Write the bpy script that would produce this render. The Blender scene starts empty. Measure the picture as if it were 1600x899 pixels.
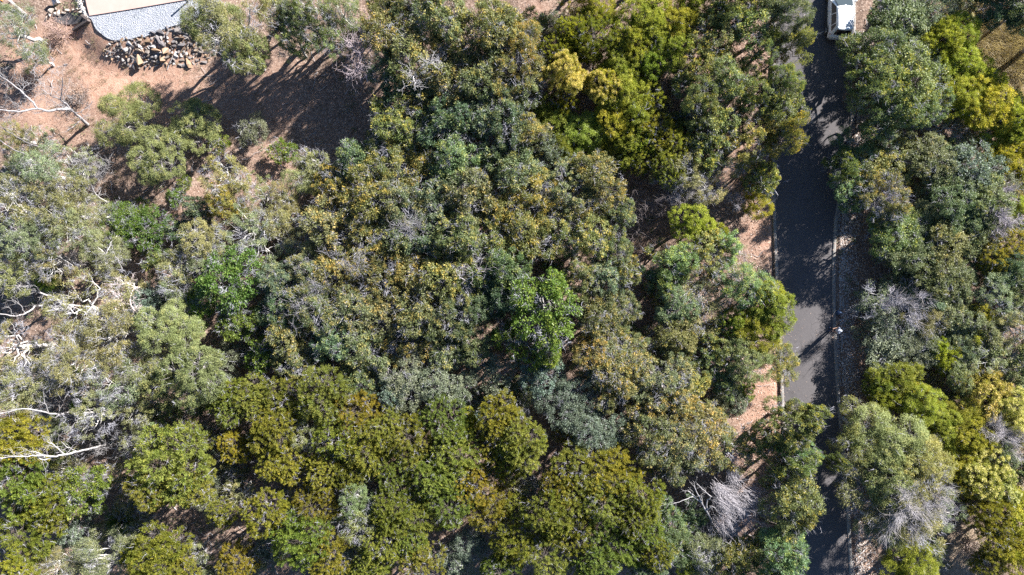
import bpy, bmesh, math, random
import numpy as np
from mathutils import Vector, Matrix

# ------------------------------------------------------------------ camera, sky, sun, exposure
SC = bpy.context.scene
COL = SC.collection
CAM_H = 53.3            # metres above the road, looking straight down
PPM = 20.0              # photograph pixels per metre on the ground
cam_d = bpy.data.cameras.new('camera')
cam_d.lens, cam_d.sensor_width, cam_d.clip_end = 24.0, 36.0, 3000.0
cam = bpy.data.objects.new('camera', cam_d)
COL.objects.link(cam)
cam.location = (0, 0, CAM_H)
SC.camera = cam

SUN_EL = math.radians(28.0)
SUN_XY = Vector((0.75, 0.66)).normalized()
w = bpy.data.worlds.new('World')
SC.world = w
w.use_nodes = True
wn = w.node_tree
sky = wn.nodes.new('ShaderNodeTexSky')
sky.sky_type = 'NISHITA'
sky.sun_disc = False
sky.air_density, sky.dust_density, sky.ozone_density = 0.8, 0.15, 3.5
sky.sun_elevation = SUN_EL
sky.sun_rotation = math.atan2(SUN_XY.x, SUN_XY.y)
bg = wn.nodes['Background']
bg.inputs['Strength'].default_value = 0.05
wn.links.new(sky.outputs['Color'], bg.inputs['Color'])
sd = bpy.data.lights.new('sun', 'SUN')
sd.energy, sd.angle, sd.color = 5.0, math.radians(0.5), (1.0, 0.975, 0.945)
sun = bpy.data.objects.new('sun', sd)
COL.objects.link(sun)
to_sun = Vector((SUN_XY.x * math.cos(SUN_EL), SUN_XY.y * math.cos(SUN_EL), math.sin(SUN_EL)))
sun.rotation_euler = (-to_sun).to_track_quat('-Z', 'Y').to_euler()
SC.view_settings.view_transform = 'Standard'
SC.view_settings.look = 'None'
SC.view_settings.gamma = 1.0
SC.view_settings.exposure = 2.08
SC.cycles.max_bounces = 5
SC.cycles.diffuse_bounces = 3
SC.cycles.glossy_bounces = 2
SC.cycles.transmission_bounces = 3
SC.cycles.use_denoising = False

RNG = np.random.default_rng(7)
random.seed(7)

def at(px, py, z=0.0):
    """photograph pixel -> the world point that stands at height z"""
    k = (CAM_H - z) / CAM_H / PPM
    return Vector(((px - 800) * k, (449.5 - py) * k, z))

def tag(o, label=None, cat=None, group=None, kind=None):
    if label: o['label'] = label
    if cat: o['category'] = cat
    if group: o['group'] = group
    if kind: o['kind'] = kind
    return o

def empty(name, loc, rz=0.0):
    o = bpy.data.objects.new(name, None)
    COL.objects.link(o)
    o.location = loc
    o.rotation_euler = (0, 0, rz)
    o.empty_display_size = 0.3
    return o

# ------------------------------------------------------------------ materials
def nodes(name):
    m = bpy.data.materials.new(name)
    m.use_nodes = True
    nt = m.node_tree
    b = nt.nodes['Principled BSDF']
    return m, nt, b

def N(nt, t, **kw):
    n = nt.nodes.new(t)
    for k, v in kw.items():
        if k.startswith('i_'):
            n.inputs[k[2:].replace('_', ' ')].default_value = v
        else:
            setattr(n, k, v)
    return n

def mixc(nt, fac, a, b, mode='MIX'):
    n = nt.nodes.new('ShaderNodeMix')
    n.data_type = 'RGBA'
    n.blend_type = mode
    for sock, v in ((n.inputs[0], fac), (n.inputs[6], a), (n.inputs[7], b)):
        if isinstance(v, bpy.types.NodeSocket): nt.links.new(v, sock)
        elif isinstance(v, (int, float)): sock.default_value = v
        else: sock.default_value = (*v, 1)
    return n.outputs[2]

def ramp(nt, src, a, b):
    n = nt.nodes.new('ShaderNodeMapRange')
    n.inputs['From Min'].default_value, n.inputs['From Max'].default_value = a, b
    nt.links.new(src, n.inputs['Value'])
    return n.outputs['Result']

def noise(nt, scale, detail=4, coord=None, rough=0.6):
    n = N(nt, 'ShaderNodeTexNoise', i_Scale=scale, i_Detail=detail, i_Roughness=rough)
    if coord is not None: nt.links.new(coord, n.inputs['Vector'])
    return n.outputs['Fac']

def attr(nt, name):
    n = N(nt, 'ShaderNodeAttribute', attribute_name=name)
    return n.outputs['Fac']

def leaf_material(name, c1, c2, tip, rough=0.5, trans=0.25, spec=0.35):
    m, nt, b = nodes(name)
    tc = N(nt, 'ShaderNodeTexCoord')
    oi = N(nt, 'ShaderNodeObjectInfo')
    nz = ramp(nt, noise(nt, 0.9, 2, tc.outputs['Object']), 0.35, 0.65)
    ad = N(nt, 'ShaderNodeMath', operation='MULTIPLY_ADD')
    nt.links.new(attr(nt, 'rnd'), ad.inputs[0])
    ad.inputs[1].default_value = 0.55
    hf = N(nt, 'ShaderNodeMath', operation='MULTIPLY')
    nt.links.new(nz, hf.inputs[0]); hf.inputs[1].default_value = 0.45
    nt.links.new(hf.outputs[0], ad.inputs[2])
    c = mixc(nt, ad.outputs[0], c1, c2)
    c = mixc(nt, attr(nt, 'tip'), c, tip)
    c = mixc(nt, 1.0, c, oi.outputs['Color'], 'MULTIPLY')
    nt.links.new(c, b.inputs['Base Color'])
    b.inputs['Roughness'].default_value = rough
    b.inputs['Specular IOR Level'].default_value = spec
    t = N(nt, 'ShaderNodeBsdfTranslucent')
    nt.links.new(mixc(nt, 1.0, c, (1.5, 1.45, 0.75), 'MULTIPLY'), t.inputs['Color'])
    mx = N(nt, 'ShaderNodeMixShader')
    mx.inputs[0].default_value = trans
    nt.links.new(b.outputs[0], mx.inputs[1]); nt.links.new(t.outputs[0], mx.inputs[2])
    nt.links.new(mx.outputs[0], nt.nodes['Material Output'].inputs['Surface'])
    return m

def bark_material(name, c1, c2, scale=5.0):
    m, nt, b = nodes(name)
    tc = N(nt, 'ShaderNodeTexCoord')
    oi = N(nt, 'ShaderNodeObjectInfo')
    c = mixc(nt, ramp(nt, noise(nt, scale, 5, tc.outputs['Object']), 0.35, 0.68), c1, c2)
    c = mixc(nt, 1.0, c, oi.outputs['Color'], 'MULTIPLY')
    nt.links.new(c, b.inputs['Base Color'])
    b.inputs['Roughness'].default_value = 0.85
    b.inputs['Specular IOR Level'].default_value = 0.2
    return m

def plain(name, c, rough=0.6, c2=None, scale=8.0, bump=0.0, metal=0.0, coat=0.0, objcol=False, spec=0.5):
    m, nt, b = nodes(name)
    tc = N(nt, 'ShaderNodeTexCoord')
    nz = noise(nt, scale, 6, tc.outputs['Object'])
    col = mixc(nt, ramp(nt, nz, 0.3, 0.7), c, c2 or tuple(v * 0.8 for v in c))
    if objcol:
        oi = N(nt, 'ShaderNodeObjectInfo')
        col = mixc(nt, 1.0, col, oi.outputs['Color'], 'MULTIPLY')
    nt.links.new(col, b.inputs['Base Color'])
    b.inputs['Roughness'].default_value = rough
    b.inputs['Metallic'].default_value = metal
    b.inputs['Coat Weight'].default_value = coat
    b.inputs['Specular IOR Level'].default_value = spec
    if bump:
        bp = N(nt, 'ShaderNodeBump', i_Strength=bump, i_Distance=0.05)
        nt.links.new(nz, bp.inputs['Height'])
        nt.links.new(bp.outputs[0], b.inputs['Normal'])
    return m

# ------------------------------------------------------------------ mesh building with numpy
class MB:
    """collects quads and triangles, builds ONE mesh"""
    def __init__(s):
        s.v, s.q, s.t, s.n = [], [], [], 0
        s.qa, s.ta = [], []
    def add(s, v, q=None, t=None, tip=0.0, rnd=0.5):
        v = np.asarray(v, dtype=np.float32).reshape(-1, 3)
        for f, fl, al, k in ((q, s.q, s.qa, 4), (t, s.t, s.ta, 3)):
            if f is None or len(f) == 0: continue
            f = np.asarray(f, dtype=np.int32).reshape(-1, k)
            fl.append(f + s.n)
            a = np.zeros((len(f), 2), dtype=np.float32)
            a[:, 0] = tip; a[:, 1] = rnd
            al.append(a)
        s.v.append(v); s.n += len(v)
        return s
    def mesh(s, name, mat=None, smooth=False):
        me = bpy.data.meshes.new(name)
        v = np.concatenate(s.v) if s.v else np.zeros((0, 3), np.float32)
        q = np.concatenate(s.q) if s.q else np.zeros((0, 4), np.int32)
        t = np.concatenate(s.t) if s.t else np.zeros((0, 3), np.int32)
        a = np.concatenate(s.qa + s.ta) if (s.qa or s.ta) else np.zeros((0, 2), np.float32)
        me.vertices.add(len(v)); me.vertices.foreach_set('co', v.ravel())
        li = np.concatenate([q.ravel(), t.ravel()]).astype(np.int32)
        me.loops.add(len(li)); me.loops.foreach_set('vertex_index', li)
        tot = np.concatenate([np.full(len(q), 4, np.int32), np.full(len(t), 3, np.int32)])
        st = np.concatenate([[0], np.cumsum(tot)[:-1]]).astype(np.int32) if len(tot) else tot
        me.polygons.add(len(tot))
        me.polygons.foreach_set('loop_start', st)
        me.polygons.foreach_set('loop_total', tot)
        if smooth: me.polygons.foreach_set('use_smooth', np.ones(len(tot), dtype=bool))
        me.update(calc_edges=True)
        for i, nm in enumerate(('tip', 'rnd')):
            at_ = me.attributes.new(nm, 'FLOAT', 'FACE')
            at_.data.foreach_set('value', np.ascontiguousarray(a[:, i]))
        if mat: me.materials.append(mat)
        return me
    def build(s, name, mat=None, parent=None, smooth=False):
        o = bpy.data.objects.new(name, s.mesh(name, mat, smooth))
        COL.objects.link(o)
        if parent: o.parent = parent
        return o

def unit(a):
    return a / np.maximum(np.linalg.norm(a, axis=-1, keepdims=True), 1e-9)

def rdir(rng, n):
    return unit(rng.normal(size=(n, 3)))

def leaves(mb, P, D, U, L, W, tip, rnd, fold=0.0):
    """lanceolate leaves: base P, direction D, face normal near U"""
    n = len(P)
    D = unit(D)
    S = unit(np.cross(D, U))
    Nn = np.cross(S, D)
    L = np.broadcast_to(np.asarray(L), (n,))[:, None]; W = np.broadcast_to(np.asarray(W), (n,))[:, None]
    m = P + D * L * 0.45 + Nn * L * fold
    v = np.stack([P, m + S * W * 0.5, P + D * L, m - S * W * 0.5], axis=1).reshape(-1, 3)
    q = np.arange(n * 4).reshape(-1, 4)
    mb.add(v, q=q, tip=tip, rnd=rnd)

def needles(mb, P, D, L, W, rng, tip, rnd):
    n = len(P)
    D = unit(D)
    S = unit(np.cross(D, rdir(rng, n)))
    L = np.broadcast_to(np.asarray(L), (n,))[:, None]; W = np.broadcast_to(np.asarray(W), (n,))[:, None]
    v = np.stack([P + S * W * 0.5, P + D * L, P - S * W * 0.5], axis=1).reshape(-1, 3)
    mb.add(v, t=np.arange(n * 3).reshape(-1, 3), tip=tip, rnd=rnd)

def tube(mb, pts, rad, sides=5, tip=0.0):
    pts = np.asarray(pts, dtype=float); k = len(pts)
    rad = np.broadcast_to(np.asarray(rad, dtype=float), (k,))
    tan = unit(np.gradient(pts, axis=0))
    ref = np.array([0.31, 0.17, 0.93])
    a = unit(np.cross(tan, ref)); b = np.cross(tan, a)
    th = np.arange(sides) / sides * 2 * np.pi
    ring = pts[:, None] + rad[:, None, None] * (a[:, None] * np.cos(th)[None, :, None] + b[:, None] * np.sin(th)[None, :, None])
    i = np.arange(k - 1)[:, None] * sides; j = np.arange(sides)[None]; j2 = (j + 1) % sides
    q = np.stack([i + j, i + j2, i + sides + j2, i + sides + j], axis=-1).reshape(-1, 4)
    mb.add(ring.reshape(-1, 3), q=q, tip=tip)

def curve(rng, a, b, n=5, wob=0.08, sag=0.0):
    a, b = np.asarray(a, float), np.asarray(b, float)
    t = np.linspace(0, 1, n)[:, None]
    L = np.linalg.norm(b - a)
    p = a + (b - a) * t
    p[1:-1] += rng.normal(size=(n - 2, 3)) * wob * L
    p += np.array([0, 0, 1.0]) * (np.sin(t * np.pi) * sag * L)
    return p

def branch(rng, mb, p, d, L, r, depth, kids=4, spread=0.8, up=0.1, curl=0.25, fine=None):
    """a bare branch that forks; returns nothing, fills mb"""
    n = 5
    pts = [np.asarray(p, float)]; d = unit(np.asarray(d, float))
    dirs = []
    for i in range(n - 1):
        d = unit(d + rng.normal(size=3) * curl + np.array([0, 0, up]))
        dirs.append(d)
        pts.append(pts[-1] + d * L / (n - 1))
    rr = np.linspace(r, r * 0.45, n)
    tube(mb, pts, rr, 5 if r > 0.03 else 3)
    if depth <= 0: return
    for k in range(kids):
        i = rng.integers(1, n)
        dd = unit(dirs[min(i, n - 2)] + rng.normal(size=3) * spread)
        branch(rng, mb, pts[i], dd, L * rng.uniform(0.45, 0.75), max(rr[i] * 0.6, 0.008), depth - 1, kids, spread, up, curl)

# ------------------------------------------------------------------ the ground
ROAD_L = [(1214, -1500), (1213, -60), (1211, 100), (1210, 250), (1212, 330), (1216, 430), (1222, 560), (1226, 650), (1236, 760), (1246, 880), (1253, 960), (1300, 2300)]
ROAD_R = [(1334, -1500), (1332, -60), (1330, 100), (1327, 200), (1318, 270), (1304, 330), (1299, 400), (1300, 500), (1304, 580), (1309, 650), (1316, 720), (1322, 800), (1326, 890), (1330, 960), (1372, 2300)]
def edge(pts, ys):
    p = np.array([(at(a, b).x, at(a, b).y) for a, b in pts])
    o = np.argsort(p[:, 1])
    return np.interp(ys, p[o, 1], p[o, 0])
def smooth_edge(pts, ys):
    return sum(edge(pts, ys + d) for d in (-1.2, -0.6, 0, 0.6, 1.2)) / 5

PAD_PX = [(134, -260), (137, 10), (141, 28), (150, 45), (168, 62), (190, 64), (232, 56), (272, 40), (300, 30), (330, 22), (345, -260)]
PAD_Z = 0.9
PAD = np.array([at(a, b, PAD_Z)[:2] for a, b in PAD_PX])
def poly_dist(P, poly):
    """signed distance (negative inside) of points P (n,2)"""
    a = poly; b = np.roll(poly, -1, axis=0)
    d = np.full(len(P), 1e9); ins = np.zeros(len(P), bool)
    for (x0, y0), (x1, y1) in zip(a, b):
        e = np.array([x1 - x0, y1 - y0]); v = P - np.array([x0, y0])
        t = np.clip((v @ e) / (e @ e), 0, 1)
        d = np.minimum(d, np.linalg.norm(v - t[:, None] * e, axis=1))
        c = (y0 > P[:, 1]) != (y1 > P[:, 1])
        xi = (x1 - x0) * (P[:, 1] - y0) / ((y1 - y0) or 1e-9) + x0
        ins ^= c & (P[:, 0] < xi)
    return np.where(ins, -d, d)

def sstep(x, a, b):
    t = np.clip((x - a) / (b - a), 0, 1)
    return t * t * (3 - 2 * t)

def bumps(x, y):
    return (np.sin(x * 0.31 + 1.3) * np.cos(y * 0.27 + 0.4) * 0.13 + np.sin(x * 0.83 + y * 0.61) * 0.05
            + np.sin(x * 1.9 - y * 1.3 + 2) * np.sin(y * 2.1 + x * 0.7) * 0.025)

def gz(x, y):
    x = np.atleast_1d(np.asarray(x, float)); y = np.atleast_1d(np.asarray(y, float))
    l, r = smooth_edge(ROAD_L, y), smooth_edge(ROAD_R, y)
    dr = np.maximum(l - x, x - r)              # metres outside the road
    f = sstep(dr, 0.7, 4.0)
    z = bumps(x, y) * f + np.where(dr < 0.55, -0.12, 0.035 + 0 * dr) * (1 - f)
    pd = poly_dist(np.stack([x, y], 1), PAD)
    pf = 1 - sstep(pd, -0.2, 2.6)
    return z * (1 - pf) + (PAD_Z - 0.06) * pf

def gz1(x, y): return float(gz(x, y)[0])

def lines(a, b, step, far):
    c = list(np.arange(a, b + 1e-6, step)); g = step
    lo, hi = a, b
    while hi < far:
        g *= 1.5; lo -= g; hi += g
        c.append(hi); c.insert(0, lo)
    return np.array(c)
gx, gy = lines(-46, 46, 0.4, 600), lines(-27, 28, 0.4, 600)
GX, GY = np.meshgrid(gx, gy)
GZ = gz(GX.ravel(), GY.ravel())
nx = len(gx)
ii, jj = np.meshgrid(np.arange(nx - 1), np.arange(len(gy) - 1))
b0 = (jj * nx + ii).ravel()
gmb = MB().add(np.stack([GX.ravel(), GY.ravel(), GZ], 1), q=np.stack([b0, b0 + 1, b0 + nx + 1, b0 + nx], 1))

def gauss(px, py, r, amp):
    c = at(px, py); d2 = (GX.ravel() - c.x) ** 2 + (GY.ravel() - c.y) ** 2
    return amp * np.exp(-d2 / (r / PPM) ** 2)
soil = np.zeros(GX.size)
for s_ in [(60, 160, 90, 0.7), (150, 60, 70, 1.0), (170, 120, 80, 0.95), (240, 125, 80, 0.9), (60, 90, 60, 0.8), (330, 150, 90, 0.55), (420, 150, 90, 0.5), (120, 170, 80, 0.6),
           (1190, 370, 45, 0.8), (1195, 340, 30, 0.8), (1200, 600, 40, 1.0), (1205, 570, 34, 1.0), (1198, 660, 52, 1.0), (1190, 300, 40, 0.7), (1160, 700, 50, 0.5), (1340, 555, 22, 0.9),
           (1160, 90, 80, 0.45), (1165, 250, 60, 0.6), (840, 35, 40, 0.6), (1205, 480, 30, 0.8), (1225, 750, 60, 0.6), (420, 270, 70, 0.45), (300, 330, 60, 0.4), (1120, 425, 40, 0.6), (1100, 560, 50, .5)]:
    soil = np.maximum(soil, gauss(*s_))
dry = np.zeros(GX.size)
for s_ in [(1565, 85, 60, 1.0), (1540, 110, 45, 0.9), (1590, 60, 50, 0.7), (1600, 740, 40, 0.7), (1510, 860, 60, 0.5)]:
    dry = np.maximum(dry, gauss(*s_))

m, nt, b = nodes('forest_floor')
tc = N(nt, 'ShaderNodeTexCoord')
P_ = tc.outputs['Object']
n1 = noise(nt, 3.5, 8, P_, 0.7); n2 = noise(nt, 0.45, 5, P_); n3 = noise(nt, 11, 6, P_, 0.75)
vo = N(nt, 'ShaderNodeTexVoronoi', i_Scale=9.0)
nt.links.new(P_, vo.inputs['Vector'])
sep = N(nt, 'ShaderNodeSeparateColor'); nt.links.new(vo.outputs['Color'], sep.inputs[0])
litter = mixc(nt, ramp(nt, n1, 0.35, 0.65), (0.10, 0.066, 0.05), (0.25, 0.175, 0.135))
litter = mixc(nt, ramp(nt, sep.outputs[0], 0.7, 0.95), litter, (0.30, 0.225, 0.18))
earth = mixc(nt, ramp(nt, n1, 0.3, 0.7), (0.31, 0.165, 0.112), (0.385, 0.26, 0.195))
earth = mixc(nt, ramp(nt, n3, 0.55, 0.72), earth, (0.25, 0.175, 0.125))
so = N(nt, 'ShaderNodeMath', operation='MULTIPLY_ADD', use_clamp=True)
nt.links.new(n2, so.inputs[0]); so.inputs[1].default_value = 0.9
sa = N(nt, 'ShaderNodeMath', operation='MULTIPLY_ADD'); nt.links.new(attr(nt, 'soil'), sa.inputs[0]); sa.inputs[1].default_value = 1.5; sa.inputs[2].default_value = -0.75
nt.links.new(sa.outputs[0], so.inputs[2])
col = mixc(nt, so.outputs[0], litter, earth)
straw = mixc(nt, ramp(nt, n3, 0.3, 0.7), (0.30, 0.225, 0.14), (0.46, 0.38, 0.26))
col = mixc(nt, attr(nt, 'dry'), col, straw)
nt.links.new(col, b.inputs['Base Color'])
b.inputs['Roughness'].default_value = 0.95
b.inputs['Specular IOR Level'].default_value = 0.1
bp = N(nt, 'ShaderNodeBump', i_Strength=0.6, i_Distance=0.10)
ba = N(nt, 'ShaderNodeMath', operation='ADD'); nt.links.new(n1, ba.inputs[0]); nt.links.new(n3, ba.inputs[1])
nt.links.new(ba.outputs[0], bp.inputs['Height']); nt.links.new(bp.outputs[0], b.inputs['Normal'])
ground = gmb.build('ground', m, smooth=True)
for nm, arr in (('soil', soil), ('dry', dry)):
    a_ = ground.data.attributes.new(nm, 'FLOAT', 'POINT')
    a_.data.foreach_set('value', arr.astype(np.float32))
tag(ground, 'pinkish brown forest floor of bare soil and leaf litter', kind='structure')

# road and kerbs
m_asphalt, nt, b = nodes('asphalt')
tc = N(nt, 'ShaderNodeTexCoord'); P_ = tc.outputs['Object']
n1 = noise(nt, 22, 8, P_, 0.8); n2 = noise(nt, 0.5, 5, P_); n3 = noise(nt, 90, 2, P_)
c = mixc(nt, ramp(nt, n2, 0.3, 0.7), (0.070, 0.064, 0.066), (0.092, 0.084, 0.085))
c = mixc(nt, ramp(nt, n1, 0.45, 0.75), c, (0.125, 0.112, 0.108))
c = mixc(nt, ramp(nt, n3, 0.62, 0.7), c, (0.04, 0.038, 0.04))
vc = N(nt, 'ShaderNodeTexVoronoi', feature='DISTANCE_TO_EDGE', i_Scale=0.55)
wv = N(nt, 'ShaderNodeVectorMath', operation='MULTIPLY_ADD'); nz3 = N(nt, 'ShaderNodeTexNoise', i_Scale=1.4, i_Detail=6.0)
nt.links.new(P_, nz3.inputs['Vector']); nt.links.new(nz3.outputs['Color'], wv.inputs[0]); wv.inputs[1].default_value = (1.1, 1.1, 0); nt.links.new(P_, wv.inputs[2])
nt.links.new(wv.outputs[0], vc.inputs['Vector'])
crk = ramp(nt, vc.outputs['Distance'], 0.012, 0.0)
cm = N(nt, 'ShaderNodeMath', operation='MULTIPLY'); nt.links.new(crk, cm.inputs[0]); nt.links.new(ramp(nt, n2, 0.5, 0.62), cm.inputs[1])
c = mixc(nt, cm.outputs[0], c, (0.03, 0.028, 0.028))
c = mixc(nt, ramp(nt, noise(nt, 0.9, 7, P_, 0.7), 0.60, 0.72), c, (0.055, 0.05, 0.05))
nt.links.new(c, b.inputs['Base Color']); b.inputs['Roughness'].default_value = 0.9; b.inputs['Specular IOR Level'].default_value = 0.25
bp = N(nt, 'ShaderNodeBump', i_Strength=0.35, i_Distance=0.02); nt.links.new(n3, bp.inputs['Height']); nt.links.new(bp.outputs[0], b.inputs['Normal'])
ys = np.concatenate([np.linspace(-90, -26, 20), np.arange(-25.5, 26, 0.5), np.linspace(27, 97, 20)])
xl, xr = smooth_edge(ROAD_L, ys), smooth_edge(ROAD_R, ys)
cols = 9
t = np.linspace(0, 1, cols)
RX = xl[:, None] + (xr - xl)[:, None] * t; RY = np.repeat(ys[:, None], cols, 1)
RZ = np.repeat((0.03 * (1 - (2 * t - 1) ** 2))[None], len(ys), 0)
ii, jj = np.meshgrid(np.arange(cols - 1), np.arange(len(ys) - 1)); b0 = (jj * cols + ii).ravel()
road = MB().add(np.stack([RX, RY, RZ], -1).reshape(-1, 3), q=np.stack([b0, b0 + 1, b0 + cols + 1, b0 + cols], 1)).build('road', m_asphalt, smooth=True)
tag(road, 'narrow grey asphalt road between concrete kerbs', kind='structure')
m_kerb = plain('kerb_concrete', (0.25, 0.235, 0.215), 0.85, (0.13, 0.12, 0.11), 3, 0.3)
def kerb(xs, side, label):
    o = np.array([(-0.02, -0.1), (0.02, 0.045), (0.06, 0.075), (0.24, 0.08), (0.27, 0.05), (0.28, -0.2)])
    k = len(o)
    v = np.stack([xs[:, None] + side * o[None, :, 0], np.repeat(ys[:, None], k, 1), np.repeat(o[None, :, 1], len(ys), 0)], -1)
    ii, jj = np.meshgrid(np.arange(k - 1), np.arange(len(ys) - 1)); b0 = (jj * k + ii).ravel()
    q = np.stack([b0, b0 + 1, b0 + k + 1, b0 + k], 1)
    if side > 0: q = q[:, ::-1]
    tag(MB().add(v.reshape(-1, 3), q=q).build('kerb', m_kerb), label, kind='structure')
kerb(xl, -1, 'pale concrete kerb on the soil side of the road')
kerb(xr, 1, 'pale concrete kerb on the pebbly side of the road')

# gravel pad and the concrete slab beside it
def sheet(name, poly, z, depth, mat):
    bm = bmesh.new()
    f = bm.faces.new([bm.verts.new((x, y, z)) for x, y in poly])
    r = bmesh.ops.extrude_face_region(bm, geom=[f])
    vs = [e for e in r['geom'] if isinstance(e, bmesh.types.BMVert)]
    bmesh.ops.translate(bm, verts=vs, vec=(0, 0, -depth))
    bmesh.ops.recalc_face_normals(bm, faces=bm.faces)
    me = bpy.data.meshes.new(name); bm.to_mesh(me); bm.free(); me.materials.append(mat)
    o = bpy.data.objects.new(name, me); COL.objects.link(o)
    return o
m_gravel, nt, b = nodes('blue_gravel')
tc = N(nt, 'ShaderNodeTexCoord'); P_ = tc.outputs['Object']
vo = N(nt, 'ShaderNodeTexVoronoi', i_Scale=14.0); nt.links.new(P_, vo.inputs['Vector'])
sep = N(nt, 'ShaderNodeSeparateColor'); nt.links.new(vo.outputs['Color'], sep.inputs[0])
c = mixc(nt, sep.outputs[0], (0.155, 0.165, 0.185), (0.31, 0.325, 0.355))
c = mixc(nt, ramp(nt, noise(nt, 1.2, 4, P_), 0.35, 0.7), c, (0.30, 0.305, 0.33))
nt.links.new(c, b.inputs['Base Color']); b.inputs['Roughness'].default_value = 0.95
bp = N(nt, 'ShaderNodeBump', i_Strength=1.0, i_Distance=0.06); nt.links.new(vo.outputs['Distance'], bp.inputs['Height']); nt.links.new(bp.outputs[0], b.inputs['Normal'])
rr = np.random.default_rng(3)
pp = []
for a, c in zip(PAD, np.roll(PAD, -1, 0)):
    n_ = max(1, int(np.linalg.norm(c - a) / 0.3))
    for k in range(n_):
        p = a + (c - a) * k / n_
        pp.append(p + (rr.normal(size=2) * 0.05 if n_ < 25 else 0))
tag(sheet('gravel_path', pp, PAD_Z, 0.5, m_gravel), 'blue grey gravel apron above the rubble bank', kind='structure')
m_slab = plain('pink_concrete', (0.42, 0.292, 0.25), 0.8, (0.37, 0.255, 0.215), 1.5, 0.08)
slab_px = [(131, -240), (133, -5), (136, 10), (140, 25), (200, 15.5), (291, 0), (330, -7), (330, -240)]
tag(sheet('concrete_driveway', [at(a, b_, PAD_Z + 0.07)[:2] for a, b_ in slab_px], PAD_Z + 0.07, 0.2, m_slab), 'smooth pink concrete driveway slab beside the gravel', kind='structure')

# ------------------------------------------------------------------ kinds of tree: prototypes whose meshes are shared
LEAF = {
    'G': leaf_material('olive_gum_leaf', (0.066, 0.100, 0.036), (0.185, 0.198, 0.092), (0.39, 0.315, 0.090), 0.5, 0.28, 0.22),
    'Y': leaf_material('green_gum_leaf', (0.082, 0.122, 0.038), (0.190, 0.212, 0.084), (0.38, 0.33, 0.060), 0.5, 0.28, 0.22),
    'F': leaf_material('grey_green_leaf', (0.135, 0.152, 0.066), (0.255, 0.258, 0.128), (0.33, 0.30, 0.12), 0.6, 0.28, 0.15),
    'W': leaf_material('wattle_leaf', (0.140, 0.178, 0.020), (0.285, 0.295, 0.050), (0.40, 0.385, 0.09), 0.6, 0.35, 0.15),
    'K': leaf_material('creamy_wattle_leaf', (0.17, 0.19, 0.030), (0.29, 0.28, 0.065), (0.66, 0.58, 0.26), 0.6, 0.35, 0.15),
    'B': leaf_material('brush_needle', (0.110, 0.134, 0.018), (0.235, 0.226, 0.042), (0.39, 0.325, 0.05), 0.6, 0.35, 0.15),
    'L': leaf_material('broad_green_leaf', (0.072, 0.128, 0.018), (0.155, 0.208, 0.036), (0.27, 0.30, 0.055), 0.45, 0.3, 0.25),
    'S': leaf_material('blue_green_leaf', (0.100, 0.130, 0.084), (0.195, 0.220, 0.155), (0.26, 0.28, 0.17), 0.5, 0.25, 0.22),
    'M': leaf_material('mid_green_leaf', (0.085, 0.125, 0.048), (0.180, 0.208, 0.104), (0.31, 0.295, 0.10), 0.5, 0.28, 0.22),
    'T': leaf_material('tussock_blade', (0.07, 0.11, 0.02), (0.13, 0.19, 0.04), (0.25, 0.24, 0.07), 0.4, 0.3, 0.4),
}
LEAF['R'] = leaf_material('soft_feathery_leaf', (0.140, 0.168, 0.062), (0.250, 0.268, 0.112), (0.33, 0.31, 0.11), 0.6, 0.28, 0.15)
BARK = {
    'pale': bark_material('pale_gum_bark', (0.36, 0.335, 0.315), (0.54, 0.51, 0.48)),
    'grey': bark_material('grey_bark', (0.20, 0.18, 0.175), (0.36, 0.33, 0.32)),
    'dark': bark_material('dark_bark', (0.075, 0.06, 0.052), (0.17, 0.14, 0.125)),
    'twig': bark_material('bare_twigs', (0.19, 0.185, 0.205), (0.35, 0.34, 0.37)),
    'dead': bark_material('dead_grey_wood', (0.30, 0.28, 0.28), (0.46, 0.43, 0.42)),
}
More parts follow.
